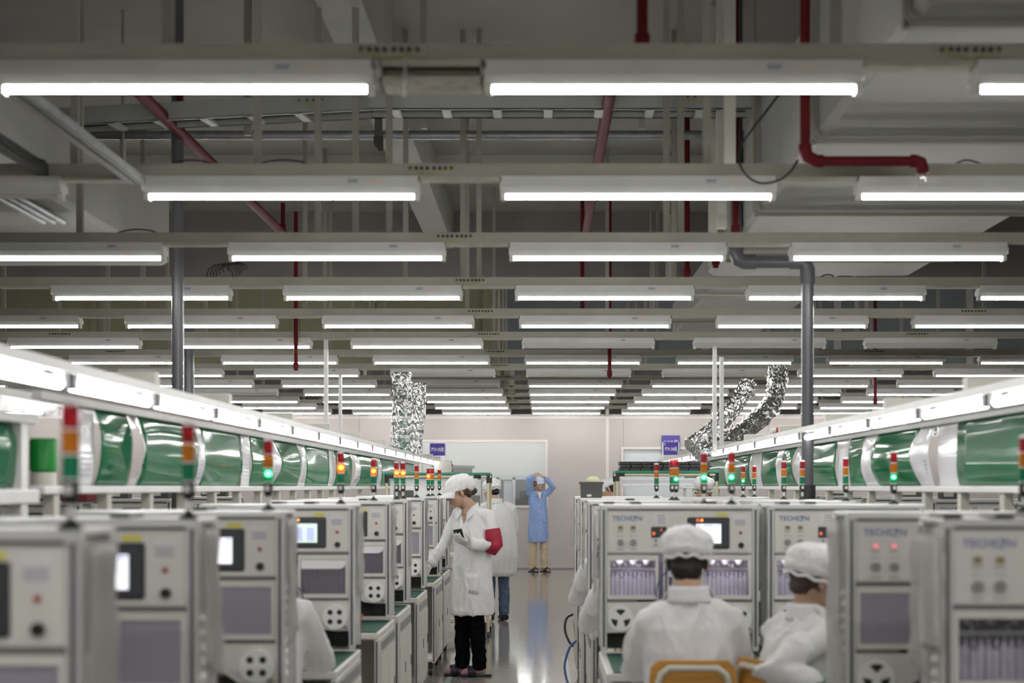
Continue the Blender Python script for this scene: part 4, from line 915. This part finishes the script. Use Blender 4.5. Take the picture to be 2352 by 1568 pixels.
    if kind == 'visor':
        cp.ell((0,-.022,.068),(.096,.118,.076),Mc,24,16); cp.ell((0,-.085,.035),(.080,.070,.055),Mc,18,12); cp.rings([(Mc @ Vector((0,.0,.012)), (Mc.to_3x3() @ Vector((.086,0,0))), Mc.to_3x3() @ Vector((0,.104,0))),(Mc @ Vector((0,-.005,.06)), (Mc.to_3x3() @ Vector((.092,0,0))), Mc.to_3x3() @ Vector((0,.110,0)))], 24)
    elif kind == 'flat':
        cp.ell((0,-.012,.060),(.088,.108,.066),Mc,24,14)
    else:
        cp.ell((0,-.022,.070),(.102,.120,.068),Mc,24,16); cp.ell((0,-.030,.035),(.098,.112,.042),Mc,24,12)
    me = fuse(cp, .007, 6); Mi = Mc.inverted()
    folds(me, .006, 13, (1,1,.5)); folds(me, .003, 30, (1,1,1))
    cap = finish('cap', me, cm, body)
    if kind == 'puffy': P('cap_band', cm, lambda b2: b2.tube([Mc @ Vector((.085*math.cos(a)*(1+.02*math.sin(13*a)), -.024+.101*math.sin(a)*(1+.02*math.sin(13*a)), .0+.004*math.sin(9*a))) for a in [2*math.pi*k/64 for k in range(65)]], .006, 8), cap)
    if kind in ('visor', 'flat'):
        L_ = .085 if kind == 'visor' else .028
        P('visor', cm, lambda b2: b2.grid(lambda u, v: Mc @ Vector((math.sin((u-.5)*2.2)*.088, math.cos((u-.5)*2.2)*(.088+.0)+v*L_*math.cos((u-.5)*2.6), (.024 if kind == 'visor' else .040)-.030*v-.030*v*(2*(u-.5))**2)), 16, 6, .004), cap, smooth=True)
    return body, M, coat
def gloves(body, J, look, s, m='glove'):
    h = look['hand'+s]; g = MB(); add_hand(g, J['wr'+s], h[0], h[1], h[2], h[3], 1.08)
    wr = Vector(J['wr'+s]); d = Vector(h[0]).normalized(); g.tube([wr-d*.05, wr, wr+d*.02], [.031,.029,.030], 14)
    me = fuse(g, .0055, 3); folds(me, .002, 45, (1,1,1)); return finish('glove', me, m, body)
def stand(**k):
    J = dict(head=(0,.03,1.50), neck=(0,-.01,1.355), chest=(0,-.01,1.18), hip=(0,0,.90), shL=(-.175,-.01,1.31), shR=(.175,-.01,1.31), elL=(-.23,.0,1.05), elR=(.23,0,1.05), wrL=(-.20,.10,.84), wrR=(.20,.10,.84),
             knL=(-.085,.02,.49), knR=(.085,.02,.49), anL=(-.085,0,.08), anR=(.085,0,.08))
    J['torso'] = [((0,0,.49),.205,.165),((0,0,.52),.21,.17),((0,0,.70),.205,.16),((0,0,.90),.198,.150),((0,0,1.05),.185,.137),((0,-.01,1.20),.190,.130),((0,-.012,1.29),.185,.105),((0,-.012,1.335),.13,.085),((0,-.01,1.365),.075,.07)]
    J.update(k); return J
def sit(**k):
    J = dict(head=(0,.09,1.20), neck=(0,.01,1.06), chest=(0,-.01,.88), hip=(0,-.04,.55), shL=(-.185,.0,1.015), shR=(.185,.0,1.015), elL=(-.245,.10,.80), elR=(.245,.10,.80), wrL=(-.14,.34,.83), wrR=(.14,.34,.83),
             knL=(-.10,.40,.50), knR=(.10,.40,.50), anL=(-.10,.36,.08), anR=(.10,.36,.08))
    J['torso'] = [((0,-.04,.45),.19,.15),((0,-.04,.50),.20,.155),((0,-.035,.62),.195,.145),((0,-.02,.76),.19,.140),((0,-.01,.88),.20,.140),((0,-.005,.98),.195,.115),((0,0,1.035),.135,.088),((0,.008,1.07),.075,.07)]
    J['lap'] = [([(-.09,-.03,.53),(-.105,.2,.55),(-.11,.42,.53),(-.11,.44,.42)],[.10,.098,.09,.085]),([(.09,-.03,.53),(.105,.2,.55),(.11,.42,.53),(.11,.44,.42)],[.10,.098,.09,.085])]
    J.update(k); return J
# the woman with the red armband (stands side-on, looks down at the machine on her right)
J = stand(head=(.075,.075,1.445), neck=(.015,.015,1.325), shL=(-.175,.0,1.27), shR=(.175,-.01,1.275), chest=(0,-.005,1.15), elL=(-.215,-.01,1.03), wrL=(-.125,.20,1.045), elR=(.245,.045,1.05), wrR=(.300,.175,.86),
          knL=(-.07,.03,.48), knR=(.075,.03,.48), anL=(-.075,.0,.075), anR=(.075,.03,.075))
J['torso'] = [((0,0,.48),.185,.155),((0,0,.51),.19,.16),((0,0,.70),.188,.150),((0,0,.88),.180,.140),((0,0,1.02),.165,.125),((0,-.005,1.15),.172,.122),((0,-.005,1.24),.175,.098),((.005,.0,1.29),.125,.082),((.01,.01,1.335),.070,.068)]
look = dict(face=(.56,.76,-.34), coat='coat_white', trousers='trousers_black', slipper='shoe_dark', sock='sock', feet=(.62,.78,0), cap='cap_white', capkind='visor', captilt=R(6), bun=True, hair='hair_brown', nape=.045, vneck=.15, gloves=True, sleeve=.92, leg=.90,
            handL=((.05,.9,.30),(.25,-.2,.95),.35,-1), handR=((.30,.55,-.75),(-.75,.5,.1),.45,1), vox=.0062, placket=(1.12,.62,6), pl_off=.015, fold=.012)
w_, M, coat = person('woman in a white coat, visor cap and red armband holding a circuit board', (-.55,11.2), R(143), J, look)
gl = gloves(w_, J, look, 'L'); gloves(w_, J, look, 'R')
P('armband', 'armband', lambda b: b.tube([Vector(J['shL']).lerp(Vector(J['elL']),q)+Vector((-.004,-.004,0)) for q in (.46,.52,.65,.8,.95)]+[Vector(J['elL'])+Vector((.0,.018,-.010)), Vector(J['elL']).lerp(Vector(J['wrL']),.2)], [.058,.063,.064,.065,.066,.068,.060], 24), w_)
P('pocket', 'coat_white', lambda b: b.grid(lambda u, v: Vector((-.145+.13*u, .148-.35*(u-.5)*(u-.5)*.25-.03*(1-u), .66+.15*v)), 6, 4, .006), coat, smooth=True)
P('earring', 'silver', lambda b: b.tube([M @ Vector((-.079,-.004,-.036)), M @ Vector((-.080,-.002,-.06)), M @ Vector((-.080,.0,-.085))], [.002,.003,.002], 6), w_)
for s in 'LR': P('cuff', 'coat_white', lambda b: b.tube([Vector(J['el'+s]).lerp(Vector(J['wr'+s]),q) for q in (.74,.80,.90,.95)], [.050,.056,.050,.036], 16), coat)
q = w_.matrix_basis @ (Vector(J['wrL'])+Vector((.02,.085,.075)))
tb = thing('circuit_board', 'small dark circuit board held up in the gloved hand of the woman', 'circuit board', q, R(148))
tb.rotation_euler = (R(-14), R(8), R(150))
P('board', 'pcb', lambda b: b.box(-.038,.038,-.003,.003,-.045,.045), tb, smooth=False); P('chip', 'black', lambda b: [b.box(-.03+.02*(k % 3),-.016+.02*(k % 3),.003,.008,-.035+.022*(k//3),-.02+.022*(k//3)) for k in range(9)]+[b.box(-.03+.02*(k % 3),-.016+.02*(k % 3),-.008,-.003,-.035+.022*(k//3),-.02+.022*(k//3)) for k in range(9)], tb, smooth=False)
# the colleague behind her, seen from behind
J = stand(head=(-.03,.10,1.44), neck=(-.01,.03,1.32), shL=(-.19,.02,1.26), shR=(.19,.02,1.26), chest=(0,.0,1.14), elL=(-.25,.10,1.02), elR=(.25,.10,1.0), wrL=(-.16,.32,1.0), wrR=(.16,.32,.98))
J['torso'] = [((0,-.03,.50),.20,.18),((0,-.03,.54),.22,.20),((0,-.035,.72),.235,.200),((0,-.03,.90),.225,.180),((0,-.02,1.06),.205,.155),((0,-.005,1.17),.195,.130),((0,.005,1.25),.165,.10),((0,.02,1.30),.085,.075)]
look = dict(face=(-.35,.9,-.25), coat='coat_white', trousers='jeans', feet=(0,1,0), cap='cap_white', fold=.012, vox=.0075, handL=((.2,1,0),(0,0,-1),.5,-1), handR=((-.2,1,0),(0,0,-1),.5,1), nape=.035, leg=.95)
person('worker in a loose white coat and blue jeans seen from behind', (-.50,15.8), R(22), J, look)
# the man in the blue coat with both hands on his head
J = stand(head=(.0,.05,1.545), neck=(0,.0,1.41), chest=(0,-.01,1.22), shL=(-.165,.0,1.385), shR=(.165,.0,1.385), elL=(-.255,.10,1.49), wrL=(-.105,.08,1.655), elR=(.20,.14,1.62), wrR=(.115,.07,1.68),
          anL=(-.11,.02,.075), anR=(.10,-.01,.075), knL=(-.10,.03,.50), knR=(.09,.01,.50))
J['torso'] = [((0,0,.52),.185,.15),((0,0,.56),.19,.155),((0,0,.75),.185,.145),((0,0,.93),.175,.135),((0,0,1.10),.165,.125),((0,-.01,1.24),.170,.118),((0,-.01,1.34),.165,.095),((0,-.005,1.39),.12,.08),((0,0,1.425),.070,.065)]
look = dict(face=(-.35,.92,-.12), coat='coat_blue', trousers='khaki', slipper='shoe_dark', feet=(-.35,.93,0), cap='cap_blue', capkind='flat', vneck=.16, handL=((.75,-.35,.45),(.3,-.2,-.95),.35,1), handR=((-.75,-.35,.45),(-.3,-.2,-.95),.35,-1), vox=.007, placket=(1.18,.66,6), fold=.012)
m_, M, coat = person('man in a long blue coat standing with both hands on his cap', (-.07,24.8), R(198), J, look)
P('shirt', 'shirt', lambda b: b.grid(lambda u, v: Vector((-.045*(1-v)*1+.09*(1-v)*u, .078+.035*v, 1.40-.15*v)), 4, 4, .004), m_, smooth=True)
P('pocket_flap', 'coat_blue', lambda b: b.grid(lambda u, v: Vector((-.155+.11*u, .125+.03*u, .88+.02*v)), 4, 2, .006), coat, smooth=True)
# the seated man on the plywood chair
J = sit(head=(.0,.085,1.205), neck=(0,.0,1.085), shL=(-.165,0,.995), shR=(.165,0,.995), elL=(-.205,.10,.79), elR=(.205,.10,.79), wrL=(-.17,.33,.82), wrR=(.17,.33,.82))
J['torso'] = [((0,-.04,.45),.17,.14),((0,-.04,.50),.178,.145),((0,-.035,.62),.172,.135),((0,-.02,.76),.172,.132),((0,-.01,.88),.180,.130),((0,-.005,.97),.178,.112),((0,0,1.02),.145,.092),((0,.004,1.06),.100,.078),((0,.008,1.095),.068,.066)]
look = dict(face=(.10,.98,-.18), coat='coat_white', trousers='trousers_black', feet=(0,1,0), cap='cap_white', captilt=R(-4), fold=.011, nape=.06, vox=.0065, sleeve=.95, handL=((.3,1,.0),(0,0,-1),.5,-1), handR=((-.3,1,.0),(0,0,-1),.5,1))
person('seated man in a white coat and puffy cap, his back turned', (.545,5.28), R(-2), J, look)
# the masked worker beside him
J = sit(head=(.0,.075,1.145), neck=(0,.03,1.03), shL=(-.165,.01,.965), shR=(.165,-.01,.965), elL=(-.22,.16,.78), wrL=(-.12,.36,.80), elR=(.20,-.28,.86), wrR=(.25,-.08,.80))
J['torso'] = [((0,-.05,.45),.17,.14),((0,-.05,.50),.18,.15),((0,-.045,.62),.175,.15),((0,-.03,.76),.172,.145),((0,-.01,.86),.178,.135),((0,.005,.935),.175,.115),((0,.02,.985),.14,.09),((0,.03,1.02),.095,.078),((0,.038,1.045),.066,.066)]
look = dict(face=(.22,.95,-.2), coat='coat_white', trousers='trousers_black', feet=(0,1,0), cap='cap_white', captilt=R(-6), fold=.013, nape=.035, hair='hair_brown', vox=.007, sleeve=1.0, gloves=True, handL=((.3,1,.0),(0,0,-1),.5,-1), handR=((-.3,1,.0),(0,0,-1),.5,1))
p_, M, coat = person('seated worker in a white coat with a face mask beside the clouded window machine', (.935,5.16), R(-66), J, look)
P('face_mask', 'mask_white', lambda b: [b.grid(lambda u, v: M @ Vector((math.sin((u-.5)*2.3)*.066, .035+math.cos((u-.5)*2.3)*.072, -.085+.085*v)), 12, 6, .003)]+[b.tube([M @ Vector((s*.062,.05,-.02)), M @ Vector((s*.078,.0,.012)), M @ Vector((s*.076,-.02,-.01))], .0025, 6) for s in (-1,1)], p_)
gloves(p_, J, look, 'R', 'mat_green')
# other seated workers, mostly behind the machines
base = dict(coat='coat_white', trousers='trousers_black', feet=(0,1,0), cap='cap_white', fold=.011, vox=.0085, handL=((.3,1,.0),(0,0,-1),.5,-1), handR=((-.3,1,.0),(0,0,-1),.5,1), facedetail=False)
person('seated worker in white leaning towards the machine with the mint green screen', (-1.10,5.42), R(6), sit(elR=(.25,.12,.80), wrR=(.14,.36,.82)), dict(base, face=(0,.95,-.3)))
person('seated worker in white whose sleeve shows past the middle machine edge', (.50,7.1), R(0), sit(elL=(-.27,.14,.78)), dict(base, face=(0,.95,-.3)))
person('seated worker in white farther along the middle row at the aisle', (.47,8.75), R(0), sit(elL=(-.25,.14,.78)), dict(base, face=(0,.95,-.3)))
# standing worker facing out from behind the middle row, and one beside the dark bin
person('standing worker in a white puffy cap facing out from behind the middle row', (1.50,13.2), R(168), stand(head=(0,.05,1.45), neck=(0,0,1.32), shL=(-.175,0,1.27), shR=(.175,0,1.27)), dict(base, face=(.15,.97,-.2), facedetail=True, captilt=R(4), trousers='trousers_black'))
person('worker standing half hidden behind the rack with black trays', (.80,16.4), R(100), stand(head=(0,.05,1.46), neck=(0,0,1.33), shL=(-.175,0,1.28), shR=(.175,0,1.28)), dict(base, face=(0,.95,-.3), cap='cap_white', capkind='flat'))
# ------------------------------------------------------------------ chairs
def chair(pos, rz, label):
    t = thing('school_chair', label, 'chair', (*pos,0), rz, 'plywood chairs')
    P('backrest', 'plywood', lambda b: b.rings([((0,-.245-.02*(z-.6), z), (w__,0,0), (0,.006,0)) for z, w__ in ((.60,.10),(.615,.145),(.64,.155),(.84,.155),(.865,.145),(.88,.11))], 28) if False else b.prism([(-.150,.62),(-.135,.605),(.135,.605),(.150,.62),(.155,.80),(.150,.845),(.125,.872),(-.125,.872),(-.150,.845),(-.155,.80)], -.250, -.238, 'y'), t, smooth=False)
    P('seat', 'plywood', lambda b: b.cbox(-.19,.19,-.20,.18,.435,.452,.006), t, smooth=False)
    P('back_frame', 'chair_tube', lambda b: b.tube([(-.145,-.20,.40),(-.135,-.262,.60),(-.128,-.266,.78),(-.115,-.268,.825),(-.085,-.268,.847),(.085,-.268,.847),(.115,-.268,.825),(.128,-.266,.78),(.135,-.262,.60),(.145,-.20,.40)], .012, 12), t)
    for x in (-.16,.16):
        P('leg', 'chair_tube', lambda b: b.tube([(x,.16,.435),(x*1.08,.18,0)], .011, 10), t); P('leg', 'chair_tube', lambda b: b.tube([(x*.9,-.19,.435),(x*1.08,-.24,0)], .011, 10), t)
        P('rail', 'chair_tube', lambda b: b.tube([(x*.95,-.20,.425),(x,.16,.425)], .010, 8), t)
    P('rivet', 'silver', lambda b: [b.tube([(x,-.252,z),(x,-.284,z)], .006, 8) for x in (-.134,.134) for z in (.66,.76)], t)
chair((.545,5.30), R(-2), 'plywood backed tubular chair under the man with his back turned')
chair((1.0,5.16), R(-66), 'plywood backed tubular chair under the masked worker')
chair((-1.10,5.44), R(6), 'plywood backed chair at the machine with the mint green screen')
chair((.50,7.12), R(0), 'plywood backed chair at the second middle row machine'); chair((.47,8.77), R(0), 'plywood backed chair at the third middle row machine')
# ------------------------------------------------------------------ racks, signs, small things
def rack(loc, w_, d_, h_, label, dbl=True):
    t = thing('pipe_rack', label, 'rack', loc)
    for x in (0, w_):
        for y in (0, d_):
            P('upright', 'pipe_cream', lambda b: b.tube([(x,y,.06),(x,y,h_)], .014, 10), t)
            P('joint', 'joint_black', lambda b: b.tube([(x,y,h_-.075),(x,y,h_+.004)], .0185, 10), t)
            P('caster', 'caster_black', lambda b: b.tube([(x-.01,y,.03),(x+.01,y,.03)], .03, 12), t)
    for z in (.16, .45, .80, 1.15, h_-.012):
        for y in (0, d_): P('cross_pipe', 'pipe_cream', lambda b: b.tube([(0,y,z),(w_,y,z)], .013, 10), t)
        for x in (0, w_): P('cross_pipe', 'pipe_cream', lambda b: b.tube([(x,0,z),(x,d_,z)], .013, 10), t)
    P('top_shelf', 'shelf_green', lambda b: b.cbox(-.02,w_+.02,-.02,d_+.02,h_+.003,h_+.027,.004), t, smooth=False)
    for z in (.17, .46, .81, 1.16): P('shelf', 'beige', lambda b: b.box(.0,w_,.0,d_,z,z+.012), t)
    for x in (.07, w_-.07): P('cross_joint', 'joint_black', lambda b: b.tube([(x-.07,0,h_-.012),(x+.0,0,h_-.012)], .017, 10), t)
    return t
t = rack((-1.53,14.0,0), 1.0, .55, 1.60, 'cream pipe rack with a green top shelf behind the woman')
P('paper_panel', 'paper', lambda b: [b.box(.03,.85,.05,.056,1.40,1.487), b.box(.03,.85,.05,.056,1.49,1.575)], t)
P('back_board', 'wall_pink', lambda b: b.box(.03,.9,.5,.51,1.17,1.4), t)
t = rack((.72,13.6,0), .95, .5, 1.615, 'cream pipe rack loaded with black trays on its green top shelf')
P('white_cloth', 'paper', lambda b: b.grid(lambda u, v: (.04+.8*u, -.03+.01*math.sin(9*u)+.01*math.sin(5*v), 1.485+.085*v+(.02*math.sin(3*u) if v < .1 else 0)), 20, 4, .003), t, smooth=True)
for k in range(8):
    for lv in range(3):
        tag(P('component_tray', 'tray_dark', lambda b: b.cbox(0,.098,0,.3,0,.028,.003), None, (.745+.103*k+(.012 if lv == 1 else 0)+(.05 if k > 4 else 0), 13.68, 1.642+.030*lv), key='ctray', smooth=False), 'flat black component tray stacked on the rack behind the middle row', 'tray', 'black trays on the rack')
for k in range(6): tag(P('folder', 'book_grey', lambda b: b.cbox(0,.018,0,.2,0,.19,.002), None, (.78+.019*k,13.7,1.172), key='fold', smooth=False), 'grey upright file folder on the rack beside the dark monitor', 'folder', 'file folders upright')
for k in range(4):
    tag(P('panel', 'book_grey', lambda b: b.box(-.008,.008,0,.2,0,.17), None, (1.28+.035*k,13.7,1.18), (0,R(22),0), key='lean', smooth=False), 'grey panel leaning on the rack beside the signal tower', 'panel', 'leaning panels')
t = thing('monitor', 'black box monitor on the rack behind the middle row', 'monitor', (.99,13.7,1.172)); P('case', 'black', lambda b: b.cbox(-.085,.085,0,.2,.05,.16,.006), t, smooth=False); P('stand', 'cream_box', lambda b: b.cbox(-.08,.08,0,.18,0,.05,.004), t, smooth=False); P('badge', 'sticker_white', lambda b: b.box(-.008,.008,-.002,.0,.07,.08), t)
tag(P('carton', 'carton', lambda b: [b.cbox(-.05,.05,0,.12,0,.045,.003)], None, (1.06,13.5,1.412)), 'small brown carton behind the middle machine top', 'carton') if False else None
t = thing('storage_bin', 'dark grey storage bin on the third middle row machine top', 'bin', (.335,9.72,1.412))
P('body', 'box_grey', lambda b: b.prism([(-.07,0),(.07,0),(.078,.105),(-.075,.105)], -.07, .07, 'y'), t, smooth=False); P('rim', 'box_grey', lambda b: [b.box(-.079,.082,-.076,-.07,.095,.11), b.box(-.079,.082,.07,.076,.095,.11), b.box(-.083,-.076,-.076,.076,.095,.11), b.box(.076,.083,-.076,.076,.095,.11)], t); P('label_card', 'sticker_white', lambda b: b.box(-.03,.0,-.0725,-.07,.01,.025), t)
def cloth(b):
    b.ell((0,0,.0),(.05,.045,.035),None,18,12); b.v = [tuple(Vector(v)*(1+.18*noise.noise(Vector(v)*40))) for v in b.v]
tag(P('yellow_cloth', 'cloth_yellow', cloth, None, (.35,9.72,1.525), smooth=True), 'crumpled pale yellow cloth lying in the dark storage bin', 'cloth')
for k in range(5): tag(P('tray', 'tray_dark', lambda b: b.cbox(-.07,.07,-.05,.05,0,.009,.002), None, (-1.0,10.30,1.412+.0105*k), key='btray', smooth=False), 'black flat tray in the stack on a left row machine', 'tray', 'black trays on the left row')
tag(P('machine_hood', 'cream_box', lambda b: [b.prism([(-1.62,1.66),(-1.24,1.66),(-1.16,1.60),(-1.16,1.57),(-1.62,1.57)], 15.6, 16.2, 'y')], None, (-.05,0,0.06)), 'pale sloped machine hood on the left line beyond the rack', 'hood') if False else None
# line signs hung at the ends of the gantries
t = thing('line_sign', 'blue hanging sign reading PTH 05 on the left line', 'sign', (-1.45,19.9,1.86))
def cx(px, Y): return (px-PX)*Y/F
x0, x1 = cx(988,19.9), cx(1022,19.9); z0, z1 = at(0,1046,19.9).z, at(0,1018,19.9).z
P('board', 'sign_blue', lambda b: b.box(x0+1.45,x1+1.45,-.004,.004,z0-1.86,z1-1.86), t)
P('frame', 'sign_white', lambda b: [b.box(x0+1.43,x0+1.45,-.006,.006,z0-1.96,z1-1.86), b.box(x1+1.45,x1+1.47,-.006,.006,z0-1.96,z1-1.86)], t)
link('lettering', text_mesh('s5', 'PTH 05\u7ebf', .070, 'sign_white', sx=.60, bold=.0014), t, ((x0+x1)/2+1.45, -.0055, (z0+z1)/2-1.86-.003), (R(90),0,0))
t = thing('line_sign', 'blue hanging sign reading SPTH 04 on the right line', 'sign', (1.67,19.9,1.86))
x0, x1 = cx(1524,19.9), cx(1558,19.9); z0, z1 = at(0,1044,19.9).z, at(0,1015,19.9).z
P('board', 'sign_blue', lambda b: b.box(x0-1.67,x1-1.67,-.004,.004,z0-1.86,z1-1.86), t)
P('frame', 'sign_white', lambda b: [b.box(x0-1.69,x0-1.67,-.006,.006,z0-1.96,z1-1.86), b.box(x1-1.67,x1-1.655,-.006,.006,z0-1.96,z1-1.86)], t)
link('lettering', text_mesh('s4', 'PTH 04\u7ebf', .070, 'sign_white', sx=.60, bold=.0014), t, ((x0+x1)/2-1.67, -.0055, (z0+z1)/2-1.86-.012), (R(90),0,0))
link('lettering', text_mesh('s4b', 'S', .055, 'sign_white', sx=.7, bold=.0012), t, (x0-1.67+.02, -.0055, z1-1.86-.03), (R(90),0,0))
t = thing('room_sign', 'dark blue sign reading COB hung on the far wall', 'sign', (cx(1541.5,25.6), 25.66, at(0,1021,25.6).z))
P('board', 'sign_purple', lambda b: b.box(-.165,.165,-.006,.006,-.17,.17), t)
link('lettering', text_mesh('cob', 'COB\u623f', .115, 'sign_lilac', sx=.78, bold=.0012), t, (0,-.0075,.03), (R(90),0,0))
t = thing('switch_box', 'grey control box with two dark buttons at the end of the left line', 'box', (-1.34,19.2,1.62))
P('body', 'beige', lambda b: b.cbox(-.12,.12,0,.1,0,.22,.006), t, smooth=False); P('button', 'black', lambda b: [b.tube([(.122,.05,z),(.135,.05,z)], .012, 10) for z in (.08,.16)], t); P('bracket', 'beige', lambda b: [b.box(-.12,.12,.04,.06,-.84,0)], t)
# floor marks and cables
for x, y0, y1, l in ((.20,6.8,12.5,'worn green tape line on the floor by the middle row'),(-.72,8.5,14.5,'worn green tape line on the floor by the left row')):
    tag(P('floor_tape', 'tape_green', lambda b: b.box(x-.02,x+.02,y0,y1,0,.0006)), l, 'tape')
tag(P('power_cable', 'cable_blue', lambda b: [b.tube(sm([(.25,10.5,.35),(.20,10.45,.30),(.165,10.4,.18),(.19,10.35,.06),(.24,10.3,.012),(.30,10.3,.012)]), .009, 8)]), 'blue cable hanging in a loop at the aisle side of the middle row', 'cable')
tag(P('power_cable', 'cable', lambda b: [b.tube(sm([(.26,11.6,.45),(.20,11.55,.42),(.185,11.5,.33),(.22,11.45,.24),(.262,11.45,.2)]), .010, 8)]), 'black cable loop at the aisle side of the middle row', 'cable')
for x, y, l in ((1.94,11.5,'red tipped white valve on the right line frame'),(2.02,12.3,'second red tipped valve farther along the right line frame')):
    t = thing('air_valve', l, 'valve', (x,y,1.915)); P('elbow', 'white_metal', lambda b: b.tube([(-.10,0,-.03),(-.10,0,.0),(-.08,0,.025),(-.04,0,.03)], .02, 10), t); P('knob', 'btn_red', lambda b: b.tube([(-.05,0,.03),(.03,0,.03)], .024, 12), t)
